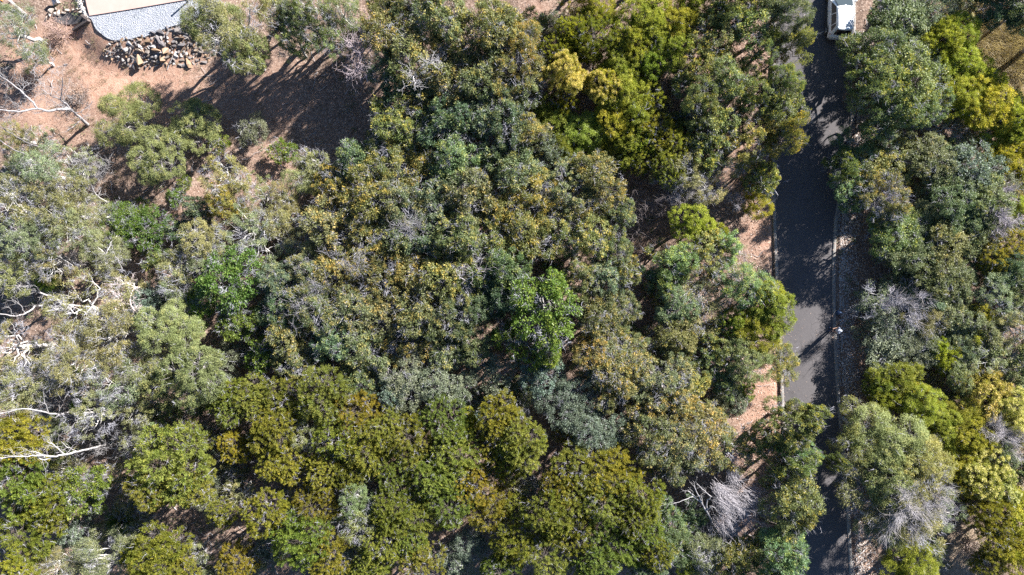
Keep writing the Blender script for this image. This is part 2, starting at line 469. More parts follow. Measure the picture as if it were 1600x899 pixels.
# clump: leaf clumps per lobe, leaves per clump; L, W leaf size; cr clump radius; open: share of clumps left out; tipp: share of clumps with new growth
STYLE = dict(
    G=dict(lobes=14, lr=0.35, flat=0.8, clumps=26, nl=56, cr=0.205, L=0.15, W=0.058, open=0.38, tipp=0.5, star=0.75, up=0.15, bark='grey', twig=380),
    Y=dict(lobes=13, lr=0.37, flat=0.85, clumps=28, nl=56, cr=0.215, L=0.15, W=0.060, open=0.34, tipp=0.40, star=0.65, up=0.12, bark='dark', twig=260),
    M=dict(lobes=13, lr=0.37, flat=0.85, clumps=28, nl=60, cr=0.22, L=0.145, W=0.060, open=0.26, tipp=0.18, star=0.5, up=0.12, bark='grey', twig=160),
    F=dict(lobes=12, lr=0.37, flat=0.7, clumps=26, nl=74, cr=0.25, L=0.14, W=0.034, open=.54, tipp=0.30, star=0.3, up=0.1, bark='pale', twig=260),
    R=dict(lobes=10, lr=0.42, flat=0.8, clumps=40, nl=80, cr=0.23, L=0.14, W=0.036, open=0.14, tipp=0.30, star=0.3, up=0.12, bark='grey', twig=120),
    W=dict(lobes=9, lr=0.44, flat=0.9, clumps=46, nl=80, cr=0.20, L=0.12, W=0.046, open=0.12, tipp=0.30, star=0.45, up=0.12, bark='dark', twig=60),
    K=dict(lobes=10, lr=0.38, flat=0.9, clumps=40, nl=84, cr=0.19, L=0.11, W=0.052, open=0.08, tipp=0.72, star=0.5, up=0.2, bark='dark', twig=40),
    B=dict(lobes=10, lr=0.42, flat=1.0, clumps=58, nl=66, cr=0.145, L=0.125, W=0.030, open=0.08, tipp=0.32, star=0.2, up=0.2, bark='dark', twig=150),
    L=dict(lobes=10, lr=0.42, flat=0.75, clumps=34, nl=34, cr=0.23, L=0.18, W=0.092, open=0.34, tipp=0.30, star=0.8, up=0.15, bark='grey', twig=420),
    S=dict(lobes=12, lr=0.38, flat=0.8, clumps=26, nl=46, cr=0.23, L=0.13, W=0.070, open=0.28, tipp=0.15, star=0.5, up=0.1, bark='grey', twig=140),
)
def make_crown(style, seed, R, H, twigmul=1.0, leafmul=1.0, var=1):
    """one tree standing on the origin: (crown mesh, trunk mesh); R crown radius, H height, in metres"""
    p = dict(STYLE[style]); rng = np.random.default_rng(seed)
    q_ = (0.80, 1.0, 1.18, 0.90, 1.08)[var % 5] if style != 'L' else (0.82, 0.95, 0.88)[var % 3]              # older and younger trees: finer or coarser foliage
    p['L'] *= q_; p['W'] *= q_; p['cr'] *= (1.12, 0.92, 1.05, 0.85, 1.25)[var % 5]; p['nl'] = round(p['nl'] / q_ ** 1.3); p['open'] = min(0.7, p['open'] * (1.0, 0.75, 1.2, 1.3, 0.9)[var % 5])
    k = R / 2.2
    nl_lobes = max(3, round(p['lobes'] * (1 if k > 0.7 else 0.55)))
    lr = p['lr'] * R * (1 if k > 0.7 else 1.15)
    dep = min(0.75 * R, 0.45 * H)                       # half the crown's depth
    zc = H - dep * 1.0
    C, LR = [], []
    a0 = rng.uniform(0, 6.28)
    for i in range(nl_lobes):
        if i == 0: rad, z = rng.uniform(0, 0.2) * R, zc + dep * 0.45
        else:
            rad = R * rng.uniform(*((0.30, 1.0) if p['lobes'] > 11 else (0.42, 0.78))); z = zc + dep * (rng.uniform(0.0, 0.55) - 0.75 * min(rad / R, 0.85) ** 2 + 0.1)
        an = a0 + i * 2.399 + rng.uniform(-0.4, 0.4)
        C.append((rad * math.cos(an), rad * math.sin(an), z)); LR.append(lr * rng.uniform(0.72, 1.15))
    C, LR = np.array(C), np.array(LR)
    cl, out, own = [], [], []
    ncl = round(p['clumps'] * (1 if k > 0.7 else 0.6))
    for i in range(nl_lobes):
        d = rdir(rng, ncl * 3); d = d[d[:, 2] > -0.45][:ncl * 2]
        e = d * np.array([1, 1, p['flat']]) * LR[i]
        pos = C[i] + e * rng.uniform(0.80, 1.10, (len(d), 1))
        dist = np.linalg.norm((pos[:, None] - C[None]) / np.array([1, 1, p['flat']]), axis=2) / LR[None]
        dist[:, i] = 9
        keep = (dist.min(1) > 0.78) & (rng.random(len(d)) > p['open'])
        cl.append(pos[keep][:ncl]); out.append(d[keep][:ncl]); own.append(np.full(min(ncl, keep.sum()), i))
    cl, out, own = np.concatenate(cl), np.concatenate(out), np.concatenate(own)
    g = np.sin(cl[:, 0] * 2.6 / max(k, 0.6) + seed) * np.sin(cl[:, 1] * 2.3 / max(k, 0.6) + seed * 2) + 0.35 * rng.normal(size=len(cl))
    keep = g < np.quantile(g, 1 - 0.5 * p['open'])
    bare = cl[~keep]
    cl, out, own = cl[keep], out[keep], own[keep]
    nl = round(p['nl'] * leafmul)
    n = len(cl) * nl
    cid = np.repeat(np.arange(len(cl)), nl)
    crs = p['cr'] * (k ** 0.5) * rng.uniform(0.7, 1.3, len(cl))
    d = rdir(rng, n); o = out[cid]
    if style == 'B':                                       # plumes that stand up and outward
        ax = unit(o * 0.8 + np.array([0, 0, 0.55]) + rng.normal(size=(len(cl), 3))[cid] * 0.25)
        t = rng.random(n)[:, None]
        P = cl[cid] + ax * (t * 1.5 - 0.6) * crs[cid][:, None] * 1.5 + d * crs[cid][:, None] * (0.70 - 0.35 * t) * rng.random((n, 1)) ** 0.5
        D = ax + d * 0.95 + rng.normal(size=(n, 3)) * 0.25
    else:
        P = cl[cid] + d * crs[cid][:, None] * rng.random((n, 1)) ** 0.45
        D = d * p['star'] + o * 0.3 + rng.normal(size=(n, 3)) * 0.45 + np.array([0, 0, -0.25 if style in 'FGYMR' else 0.0])
    U = o * 0.6 + d * 0.45 + np.array([0, 0, p['up']]) + rng.normal(size=(n, 3)) * 0.45
    young = rng.random(len(cl)) < p['tipp'] * sstep(out[:, 2], -0.35, 0.5)
    outer = np.einsum('ij,ij->i', d, unit(o + np.array([0, 0, 0.5])))
    tip = np.where(young[cid], sstep(outer, -0.1, 0.8) * rng.uniform(0.35, 1.0, n), 0.06 * rng.random(n))
    rnd = np.clip(0.5 * rng.random(n) + 0.5 * rng.random(len(cl))[cid], 0, 1)
    ls = k ** 0.35 * rng.uniform(0.65, 1.25, n)
    mb = MB()
    leaves(mb, P, D, U, p['L'] * ls, p['W'] * ls, tip, rnd, fold=0.05)
    crown = mb.mesh('crown', LEAF[style])
    # trunk, limbs and the bare twigs that show between the leaves
    tb = MB()
    r0 = 0.035 * H ** 0.5 * R ** 0.6 + 0.02
    lean = np.array([rng.normal() * 0.05 * H, rng.normal() * 0.05 * H, 0])
    fork = np.array([0, 0, max(0.3, zc - dep * 0.55)]) + lean
    st = curve(rng, (0, 0, -0.25), fork, 6, 0.03)
    tube(tb, st, np.linspace(r0 * 1.25, r0 * 0.8, 6), 6)
    for i in range(nl_lobes):
        a = st[rng.integers(3, 6)]
        lim = curve(rng, a, C[i] + np.array([0, 0, -0.1 * LR[i]]), 6, 0.07, 0.06)
        tube(tb, lim, np.linspace(r0 * 0.55, 0.018, 6), 4)
        for j in np.where(own == i)[0][:: (2 if k > 0.7 else 3)]:
            tube(tb, curve(rng, lim[rng.integers(3, 6)], cl[j] + out[j] * 0.05, 4, 0.09), np.linspace(0.02, 0.007, 4), 3)
    wb = MB()
    nt_ = round(p['twig'] * twigmul * (1 if k > 0.7 else 0.4))
    if nt_:
        # bare crooked twigs in the gaps of the crown
        base = np.concatenate([bare, cl[rng.integers(0, len(cl), max(4, len(cl) // 4))]])
        pc = base[rng.integers(0, len(base), nt_)] + rng.normal(size=(nt_, 3)) * 0.16
        outw = unit(pc - np.array([0, 0, zc - dep * 0.4]))
        for q in range(3):
            D0 = unit(outw + rng.normal(size=(nt_, 3)) * 0.7); D1 = unit(D0 + rng.normal(size=(nt_, 3)) * 0.5)
            L0 = rng.uniform(0.15, 0.38, (nt_, 1)); w0 = rng.uniform(0.005, 0.012, (nt_, 1))
            A = pc - D0 * L0 * 0.6; Bq = A + D0 * L0; Cq = Bq + D1 * L0 * 0.9
            S = unit(np.cross(D0, rdir(rng, nt_))) * w0
            vv = np.stack([A + S, Bq + S * 0.8, Cq, Bq - S * 0.8, A - S], 1).reshape(-1, 3); i_ = np.arange(nt_)[:, None] * 5
            wb.add(vv, q=np.concatenate([i_, i_ + 1, i_ + 3, i_ + 4], 1), t=np.concatenate([i_ + 1, i_ + 2, i_ + 3], 1))
    trunk = tb.mesh('trunk', BARK[p['bark']])
    return crown, trunk, wb.mesh('twigs', BARK['twig'])

PROTO = {}
def proto(style, size, i):
    key = (style, size, i)
    if key not in PROTO:
        s = style[0]
        seed = sum(ord(c) for c in style) * 31 + i * 7 + (3 if size == 'small' else 0)
        R, H = (2.3, 6.0) if size == 'big' else (1.15, 2.4)
        tw, lf = (1.6, 0.85) if style.endswith('T') else (1.0, 1.0)
        PROTO[key] = (*make_crown(s, seed, R, H, tw, lf, i), R, H)
    return PROTO[key]
NVAR = {'big': 5, 'small': 2}
NAMES = dict(G='gum_tree', Y='gum_tree', M='broad_crowned_tree', F='feathery_gum_tree', W='wattle_tree', K='flowering_wattle', B='brush_tree', R='feathery_gum_tree', L='broadleaf_tree', S='blue_green_tree')
CATS = dict(G='gum tree', Y='gum tree', M='tree', F='gum tree', W='wattle', K='wattle', B='brush tree', R='gum tree', L='broadleaf tree', S='tree')
COUNT = {}
def plant(style, px, py, r, h, tint=(1, 1, 1), flat=None):
    """a tree whose crown shows round photograph pixel (px, py) with radius r pixels; h is its height in metres"""
    rng = random.Random(int(px * 13 + py * 7))
    s = style[0]
    if px > 1330: h *= 0.72 if 190 < py < 600 else 0.8     # lower growth on the right of the road
    h *= rng.uniform(0.9, 1.1)
    zc = 0.72 * h
    size = 'big' if r > 29 else 'small'
    COUNT[(style, size)] = COUNT.get((style, size), -1) + 1
    crown, trunk, twigs, R, H = proto(style, size, COUNT[(style, size)] % (NVAR[size] if s in 'GBFY' else min(3, NVAR[size])))
    p = at(px, py, zc)
    R_m = r / PPM * (CAM_H - zc) / CAM_H * (0.9 if s == 'B' else 0.97)
    nm = NAMES[s]
    if h < 2.6: nm = {'G': 'gum_sapling', 'Y': 'gum_sapling', 'F': 'feathery_bush', 'W': 'wattle_bush', 'K': 'wattle_bush', 'B': 'brush_bush', 'L': 'broadleaf_shrub', 'S': 'blue_green_shrub', 'R': 'feathery_bush', 'M': 'round_shrub'}[s]
    e = empty(nm, (p.x, p.y, gz1(p.x, p.y)), rng.uniform(0, 6.28))
    sx = R_m / R
    e.scale = (sx * rng.uniform(0.92, 1.08), sx * rng.uniform(0.92, 1.08), h / H)
    j = [rng.uniform(0.84, 1.16) for _ in range(2)]
    if s in 'BGYM': tint = [a * b_ for a, b_ in zip(tint, rng.choice([(1, 1, 1), (.84, .97, 1.0), (1.1, 1.0, .92), (.95, 1.06, 1.2), (1.05, 1.05, 1.25), (.9, .9, .9)]))]
    tn = (tint[0] * j[0] * j[1], tint[1] * j[0], tint[2] * j[0] / j[1], 1)
    for part, me in (('trunk', trunk), ('twigs', twigs), ('crown', crown)):
        o = bpy.data.objects.new(part, me); COL.objects.link(o); o.parent = e
        if part == 'crown': o.color = tn
        if part == 'twigs': o['kind'] = 'stuff'
    return e

# ------------------------------------------------------------------ the trees: kind[tint] : pixel x, y, crown radius in pixels, height in metres
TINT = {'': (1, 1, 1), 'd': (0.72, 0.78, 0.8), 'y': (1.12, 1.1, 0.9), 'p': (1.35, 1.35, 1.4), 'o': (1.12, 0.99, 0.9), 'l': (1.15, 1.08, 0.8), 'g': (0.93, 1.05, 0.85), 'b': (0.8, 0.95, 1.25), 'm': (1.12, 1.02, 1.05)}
TREES = '''
F: 28 45 40 3.5, 62 92 24 2.2, 22 215 32 3, 66 222 30 2.8, 112 262 40 4, 58 268 44 4.2, 18 292 36 4.5, 455 35 38 6.2
R: 200 180 46 3.4, 247 247 48 3.6, 305 193 40 3, 265 515 46 5, 300 582 50 5.2, 248 602 42 5, 335 36 40 6.6, 382 80 36 6.4
Fg: 495 45 42 6.3, 500 12 36 6.5, 432 18 32 6, 540 14 34 6.2, 470 20 32 6.4, 515 62 32 5.6, 452 62 28 5.2
FT: 352 48 66 7.6, 105 300 42 4.5, 540 58 26 4
S: 395 205 24 2
L: 342 222 17 1.5, 440 236 20 1.4, 275 310 15 1.3, 288 288 13 1.2
F: 30 318 46 5, 92 335 44 4.5, 148 335 30 3.5, 40 375 50 5.5, 110 360 42 5, 75 408 42 5, 152 388 32 4, 172 405 30 4, 185 442 28 3.5
Fy: 18 425 42 5, 352 280 46 4, 400 305 34 3.6, 470 280 30 3.5
FT: 128 488 58 6, 20 545 52 6.5, 165 520 46 6, 110 562 48 6, 35 605 48 6.5, 180 600 46 5.5, 150 650 40 5.5, 215 575 36 5
F: 440 305 32 3.5, 490 255 26 3.5, 315 375 42 4, 285 422 40 4, 400 370 54 4.2, 432 345 30 3.6, 480 388 32 4, 330 412 34 4, 275 450 28 4, 215 640 34 4.5, 20 650 40 6
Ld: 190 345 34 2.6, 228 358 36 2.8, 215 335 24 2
Yy: 350 318 32 3.6
Gy: 272 355 22 2.2
L: 362 438 50 4.5, 308 478 32 3.5, 375 502 32 3.5, 412 555 29 3.2
S: 370 550 26 2.4, 230 480 28 3, 250 460 24 2.5, 350 590 26 2.5
G: 440 472 40 5, 432 440 30 5, 450 522 34 4.5, 460 560 30 4
Fd: 475 557 30 3.5, 497 572 26 3.5
G: 600 45 46 6.2, 642 15 44 6.4, 690 32 50 6.6, 655 95 50 6.5, 722 72 50 6.5, 770 45 46 7, 812 75 40 6.5, 700 128 50 6, 750 122 45 6, 792 112 45 6, 745 178 45 6, 790 180 45 6, 825 208 36 5.5
Gy: 612 190 40 5, 650 205 40 5, 560 250 40 5, 612 262 45 5, 662 262 45 5, 575 310 46 5.2, 530 292 36 4.8, 712 250 45 5.5, 830 300 45 5.5, 782 322 45 5.5
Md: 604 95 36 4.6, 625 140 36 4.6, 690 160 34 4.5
G: 700 192 45 5.5, 760 236 40 5.5, 800 265 44 5.5, 625 315 45 5.5, 680 310 45 5.5, 735 305 45 5.5, 880 300 40 5.5, 925 278 40 5, 940 315 40 5, 968 332 30 4.5
G: 510 345 42 5, 560 365 45 5, 612 375 45 5.2, 665 365 45 5.5, 720 370 45 5.5, 530 420 45 5, 585 430 45 5, 640 430 45 5.2, 490 480 42 5, 545 480 45 5, 600 487 45 5
Gy: 770 380 44 5.5, 820 360 45 5.5, 870 360 45 5.5, 920 372 42 5.2, 695 425 45 5.5, 745 425 42 5.5, 790 415 38 5.5
G: 960 385 30 5, 942 430 40 5, 975 425 28 4.5, 655 490 45 5.2, 702 488 40 5, 930 490 40 5, 968 480 30 4.5, 520 532 40 4.5, 570 545 42 4.5, 640 535 40 4.5, 690 545 40 4.5, 482 425 34 5, 910 430 34 5, 560 590 32 4
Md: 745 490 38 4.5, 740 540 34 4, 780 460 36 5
L: 850 482 60 6.5, 845 545 34 5, 800 530 28 4.5
S: 640 600 44 4.5, 690 598 42 4.5, 770 582 40 4, 888 618 42 4.5, 928 672 44 4.5, 845 585 34 4, 905 660 34 4, 610 615 30 4
F: 812 630 24 3, 825 145 28 5.5, 818 60 24 4.5, 840 95 24 4
S: 862 245 30 4, 845 225 24 4, 862 35 18 1.6
W: 930 15 34 5, 1002 30 42 5, 985 68 34 5, 1060 35 38 5, 1050 78 34 5, 1085 15 34 5, 960 92 32 4.8, 970 118 34 4.6, 975 152 36 4.6, 912 212 40 4, 962 192 34 4.2, 980 235 30 4, 1020 40 30 5, 945 130 26 4.6, 935 225 32 3.8
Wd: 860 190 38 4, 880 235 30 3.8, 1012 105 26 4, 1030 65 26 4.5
By: 925 55 46 5, 872 88 34 4.6, 895 60 34 4.6, 880 165 26 4
K: 885 118 36 5.2, 940 140 31 5.4
W: 908 82 28 4.4, 990 185 28 4.2, 1000 215 26 4
B: 1020 210 36 4.5, 1045 225 34 4.2, 1000 250 30 4, 1045 262 34 3.8, 1080 255 26 3.6, 1010 160 28 4
Y: 1120 60 46 6, 1170 35 44 6, 1190 80 30 5.5, 1140 125 42 6, 1090 150 38 5.5, 1180 148 36 5.5, 1120 200 42 5.5, 1172 215 44 5.5, 1218 165 38 6, 1238 205 26 6, 1222 128 30 6, 1095 105 36 5.5, 1140 15 38 6, 1100 245 28 4.5
FT: 1140 258 32 4, 1065 268 44 4, 1100 295 34 3.6
M: 1226 18 38 6.5, 1247 65 26 6.5
Yy: 1212 62 18 5, 1195 275 26 3.4
Wy: 1182 317 25 1.8
M: 1195 290 18 1.8
Wy: 1082 352 34 3.4, 1112 375 26 3
Yp: 1100 395 38 4.2, 1138 385 26 4.2, 1060 412 34 4.2, 1165 450 38 4.8, 1190 462 28 4.8, 1040 440 26 3.8
FT: 1118 432 44 4, 1100 482 44 4, 1140 420 30 3.8
W: 1202 490 36 4.5, 1182 515 38 4.4, 1150 505 30 4, 1205 465 26 4.4
M: 1060 480 36 4, 1058 530 36 4, 1045 555 28 3.6, 1080 520 26 3.6, 1120 600 20 2.2
Y: 1125 540 32 4, 1130 590 30 3.5, 1105 560 30 3.6
R: 1165 560 42 4.2
Yp: 1085 590 30 3.6
Yo: 1215 562 34 3
W: 1162 610 17 1.5
S: 1150 628 24 2, 1128 625 22 2
Go: 1040 600 46 4.5, 1085 670 46 4.5, 1122 692 48 4.5, 1060 638 38 4.5, 1022 682 42 4.5, 960 560 46 4.5, 1000 610 36 4, 985 560 36 4.2, 925 555 36 4.2, 1050 720 34 4
GT: 1065 695 42 5, 960 590 42 4.4, 1010 650 36 4.2
Y: 1268 652 24 6, 1235 665 38 5.5, 1188 690 34 4.5, 1256 725 26 5.5, 1222 742 28 4.6, 1245 705 32 5.2, 1240 790 42 6, 1222 838 40 5.5, 1254 802 20 5.5, 1200 868 40 5.5, 1225 880 40 6.5, 1310 722 14 6
B: 815 690 44 5, 900 732 48 5, 960 742 46 5, 942 782 46 5, 1000 772 44 5, 862 800 48 5, 905 822 48 5, 962 842 48 5, 852 862 48 5, 1000 832 40 5, 930 880 40 5, 1022 862 34 5, 880 765 34 4.8, 985 810 36 5
F: 840 765 24 3.5, 816 772 24 3.4
M: 1034 796 24 3, 1040 852 34 4, 1010 890 30 4
Y: 1050 836 34 3.4, 1080 868 28 4, 1062 850 24 4
FT: 1105 865 44 4.5
Wy: 1072 886 16 3
Y: 1150 875 36 5, 1150 862 24 4
B: 355 640 34 4, 400 620 38 4.2, 450 625 44 4.5, 510 622 48 4.8, 555 642 44 4.6, 600 662 40 4.4, 430 672 42 4.4, 530 682 44 4.5, 580 702 44 4.5, 640 682 44 4.5, 690 660 44 4.5, 780 650 40 4.5, 782 692 44 4.5, 720 702 44 4.5, 650 722 38 4.2
By: 362 615 24 4, 372 692 34 4, 440 722 42 4.2, 422 800 42 4.6, 470 845 48 4.8, 408 690 34 4
B: 610 742 42 4.2, 682 742 40 4.2, 742 752 42 4.2, 800 722 38 4.6, 490 790 42 4.2, 520 862 44 4.5, 612 800 42 4.2, 600 852 40 4.2, 652 802 42 4.2, 702 790 42 4.2, 640 855 38 4, 580 885 40 4.4, 660 885 42 4.4, 765 790 38 4, 810 800 30 4, 500 735 36 4, 545 740 34 4, 720 745 32 4, 800 850 36 4.6, 780 890 34 4.4
Fg: 475 680 34 4.4, 555 780 32 4.4, 562 822 34 4.4, 540 815 24 4.2, 430 645 26 4, 520 690 22 4
Wl: 735 658 19 3.6, 545 720 16 3.4
S: 420 858 28 2.5, 330 780 28 2.4, 300 720 26 2.6, 325 690 24 2.6, 560 870 26 2.6, 735 860 34 2.6, 135 880 24 2.6, 110 828 28 3, 340 740 24 2.4
B: 375 872 38 4, 300 690 34 4, 350 800 30 3.6
Bm: 265 728 66 6, 235 760 42 5.5, 300 745 44 5.5
F: 215 695 30 4
Lo: 130 765 43 4.5
By: 40 685 50 5.5, 28 745 60 5.5, 60 775 46 5, 40 832 56 5, 20 890 44 5, 250 860 50 5, 85 800 34 4, 280 890 36 4.5, 225 880 34 4.5
F: 155 870 44 4.5, 90 890 34 4.2, 190 740 26 2.5
M: 1408 32 54 4.8, 1450 20 40 4.6, 1388 22 30 3.8
Y: 1380 85 50 6.5, 1418 138 54 6.5, 1362 128 40 7.4, 1442 170 42 6, 1350 98 28 5.5, 1395 175 40 7
S: 1437 82 34 4.5, 1455 110 26 4
Wy: 1472 62 32 4.5, 1500 50 32 4.5, 1492 95 36 4.5, 1520 115 34 4.5, 1505 155 40 4.5, 1542 168 44 4.5, 1545 135 26 4, 1578 200 46 5, 1597 235 40 5, 1562 240 34 4.5, 1595 190 34 5
Md: 1597 160 22 3.5, 1560 12 34 5, 1595 20 30 5
FT: 1480 200 34 4, 1530 215 34 4
Y: 1345 245 42 5.2, 1334 292 36 4.2, 1372 272 44 5.2, 1402 250 40 5, 1324 262 26 4
GT: 1384 310 38 7.2
Y: 1392 355 40 6, 1430 345 32 4.6
M: 1450 250 40 5.5, 1482 282 46 5.5, 1500 322 46 5.5, 1540 310 40 5.5, 1460 330 40 5, 1440 372 46 4.2, 1482 380 46 5.5, 1522 370 44 5.5, 1425 402 42 5, 1470 430 46 5, 1455 460 36 5, 1492 445 40 5, 1385 392 30 2.6, 1500 500 42 5, 1412 440 32 2.9
S: 1520 265 46 5.5, 1545 285 34 5.2, 1535 340 36 5.4
GT: 1570 310 34 4.5, 1562 345 30 4.5
Bm: 1570 398 48 5, 1550 420 30 4.5
Wy: 1592 330 30 4.8, 1530 500 30 4.8, 1520 525 22 4.6
FT: 1420 480 56 3.7, 1354 480 26 1.7, 1455 505 34 5
S: 1400 540 52 3.8, 1450 545 38 5, 1384 582 34 3, 1362 530 26 2.4
Wl: 1472 560 24 4.2, 1484 545 14 4.2, 1466 540 16 4.4
Fp: 1562 460 44 5.4, 1550 560 48 5.2, 1590 510 42 5.4
M: 1592 450 38 5.4, 1592 570 44 5.4, 1510 550 38 5, 1500 590 30 4.6, 1540 520 34 5.2, 1585 420 32 5.4
Wd: 1400 600 40 4.5, 1370 600 26 4, 1375 625 24 4
W: 1440 632 36 4.8, 1465 662 34 4.6, 1428 615 28 4.6, 1472 692 30 4.4, 1500 655 36 4.8, 1518 685 34 4.6, 1482 722 32 4.4
K: 1535 615 48 5.2, 1580 640 36 5.2, 1530 738 46 5, 1555 760 36 5
FT: 1562 680 44 4.6, 1596 700 34 4.4
M: 1560 710 32 4.4, 1590 735 28 4.2
Fg: 1352 665 38 6, 1345 705 36 6
Rp: 1388 688 58 6.8, 1436 725 44 6.4
FT: 1438 752 46 6.4, 1362 758 46 6.5, 1422 802 60 6.5, 1382 822 42 6, 1470 795 34 6
R: 1390 745 46 6.8
Wy: 1422 885 46 4.5, 1590 870 40 4.8, 1575 800 44 5
B: 1560 842 42 4.8, 1540 802 38 4.8, 1540 880 30 4.4, 1500 760 30 4.4
'''
LOOK = {
    'G': 'olive gum with orange brown tips', 'Gy': 'olive gum with yellow green tips', 'Go': 'rusty olive gum with brown tips', 'GT': 'gum half bare with grey twigs',
    'Y': 'open green gum with yellow tips', 'Yy': 'yellowish green gum', 'Yp': 'pale yellow green gum', 'Yo': 'rust tipped gum',
    'F': 'feathery grey green gum', 'R': 'dense soft light green feathery gum', 'Rp': 'pale dense feathery roadside gum', 'Fg': 'soft light green feathery gum', 'Fy': 'yellowish feathery gum', 'Fd': 'dull feathery gum', 'Fp': 'pale feathery gum', 'FT': 'feathery gum full of grey twigs',
    'W': 'domed yellow green wattle', 'Wd': 'domed dark green wattle', 'Wy': 'bright golden green wattle', 'Wl': 'vivid lime green wattle', 'K': 'wattle with creamy flowering top',
    'B': 'olive brush tree with upright plumes', 'By': 'golden olive brush tree', 'Bm': 'rounded bronze olive brush tree',
    'Ld': 'dark glossy broadleaf tree with a few reddish tips', 'L': 'bright green broadleaf tree', 'Lo': 'broadleaf tree with reddish tips', 'S': 'blue green small leaved tree', 'M': 'mid green round crowned tree', 'Md': 'dark green shaded tree',
}
GROUPS = {'G': 'olive gums of the middle slope', 'Y': 'green gums beside the road', 'F': 'feathery grey green gums', 'R': 'feathery grey green gums', 'W': 'yellow green wattles', 'K': 'flowering wattles', 'B': 'olive brush trees',
          'L': 'broadleaf trees', 'S': 'blue green trees', 'M': 'mid green trees'}
MARKS = [('the white car', 1312, 30), ('the standing person', 1309, 515), ('the rubble bank', 250, 80), ('the bare forked tree', 75, 165), ('the shaded clearing', 430, 170),
         ('the largest broadleaf tree', 850, 480), ('the creamy wattle pair', 912, 128), ('the silver dead brush', 1140, 780), ('the long white leaning trunk', 70, 712), ('the straw grass patch', 1560, 90),
         ('the reddish broadleaf crown', 130, 765), ('the bronze olive dome', 265, 730), ('the twiggy roadside giant', 1400, 750), ('the road edge dome', 1202, 492), ('the white branched snag', 90, 590),
         ('the lime green wattle', 1472, 560), ('the purple twigged gum', 1384, 310), ('the blue green pair', 665, 600), ('the pink dead crown', 558, 88), ('the twiggy tree by the gravel', 352, 48),
         ('the sunlit verge soil', 1195, 365), ('the dark branchy hollow', 1015, 350), ('the lime bush mid slope', 735, 658), ('the bare soil gap', 740, 835), ('the sprawling broadleaf thicket', 362, 450), ('the pink leaf litter verge', 1200, 650),
         ('the bronze right edge dome', 1570, 398), ('the silver twig thicket', 1420, 480), ('the grey wispy brush', 1065, 268), ('the rusty gum patch', 560, 420), ('the top edge gums', 690, 30), ('the blue shrub hollow', 340, 770)]
def direction(dx, dy):
    a = math.degrees(math.atan2(-dy, dx)) % 360
    return ['right of', 'up right of', 'above', 'up left of', 'left of', 'down left of', 'below', 'down right of'][int((a + 22.5) // 45) % 8]
USED = set()
def label_for(style, px, py, r, h):
    look = LOOK[style]
    if h < 2.7: look = look.replace('tree', 'bush').replace('gum', 'gum sapling')
    size = 'large ' if r >= 50 else 'small ' if r <= 30 else ''
    ms = sorted(MARKS, key=lambda m: math.hypot(px - m[1], py - m[2]))
    for step in ('', 2):
        for nm, mx, my in ms[:6]:
            d = math.hypot(px - mx, py - my)
            if d < 25: rel = 'at'
            else:
                how = 'just ' if d < 75 else 'one crown ' if d < 130 else 'two crowns ' if d < 190 else 'three crowns ' if d < 260 else 'far '
                rel = how + direction(px - mx, py - my)
            t = f'{size}{look} {rel} {nm}'
            if len(t.split()) <= 16 and t not in USED:
                USED.add(t); return t
    return t
for line in TREES.strip().split('\n'):
    st, items = line.split(':')
    for it in items.split(','):
        px, py, r, h = (float(v) for v in it.split())
        tw = st.endswith('T')
        key = st[0] + ('T' if tw else '')
        e = plant(key, px, py, r, h, TINT.get(st[1:] if not tw else '', (1, 1, 1)))
        tag(e, label_for(st, px, py, r, h), CATS[st[0]] if h >= 2.6 else 'bush', GROUPS[st[0]])
# young growth that fills the gaps between the crowns
gr = random.Random(21)
CROWNS = [tuple(float(v) for v in it.split())[:3] for line in TREES.strip().split('\n') for it in line.split(':')[1].split(',')]
OPEN = [(170, 110, 130), (60, 150, 80), (330, 150, 130), (440, 160, 130), (200, 270, 60), (1190, 370, 50), (1200, 620, 70), (1320, 440, 60), (1340, 560, 50), (1560, 90, 80), (250, 60, 110), (1140, 780, 60), (1015, 350, 40), (740, 835, 30), (1510, 860, 40)]
made = 0
for k in range(6000):
    if made >= 62: break
    px, py = gr.uniform(0, 1600), gr.uniform(0, 899)
    wx = at(px, py)
    if edge(ROAD_L, wx.y) - 1.6 < wx.x < edge(ROAD_R, wx.y) + 2.2: continue
    if any(math.hypot(px - a, py - b_) < c_ for a, b_, c_ in OPEN): continue
    if any(math.hypot(px - a, py - b_) < .80 * c_ for a, b_, c_ in CROWNS): continue
    r, h = gr.uniform(17, 27), gr.uniform(1.9, 3.4)
    st = gr.choice('FFMY' if px < 420 else 'BFMS' if py > 620 and px < 1000 else 'GMFY')
    CROWNS.append((px, py, r)); made += 1
    e = plant(st, px, py, r, h)
    tag(e, label_for(st, px, py, r, h), CATS[st] if h >= 2.6 else 'bush', GROUPS[st])
# trees just outside the frame whose shade falls into the picture
for st, px, py, r, h in [('FT', 640, -45, 42, 7), ('FT', 470, -50, 32, 6.5), ('W', 1000, -45, 55, 5), ('Y', 1170, -50, 55, 6), ('M', 1520, -60, 50, 5),
                         ('M', 1590, -45, 60, 6.5), ('M', 1650, 60, 60, 6.5), ('W', 1650, 250, 60, 5), ('W', 1655, 380, 60, 5), ('M', 1650, 480, 60, 5.5), ('M', 1650, 600, 60, 5.5), ('K', 1650, 700, 50, 5), ('B', 1650, 840, 60, 5), ('B', 900, -40, 50, 5)]:
    e = plant(st, px, py, r, h)
    tag(e, label_for(st, px, py, r, h), CATS[st[0]], GROUPS[st[0]])

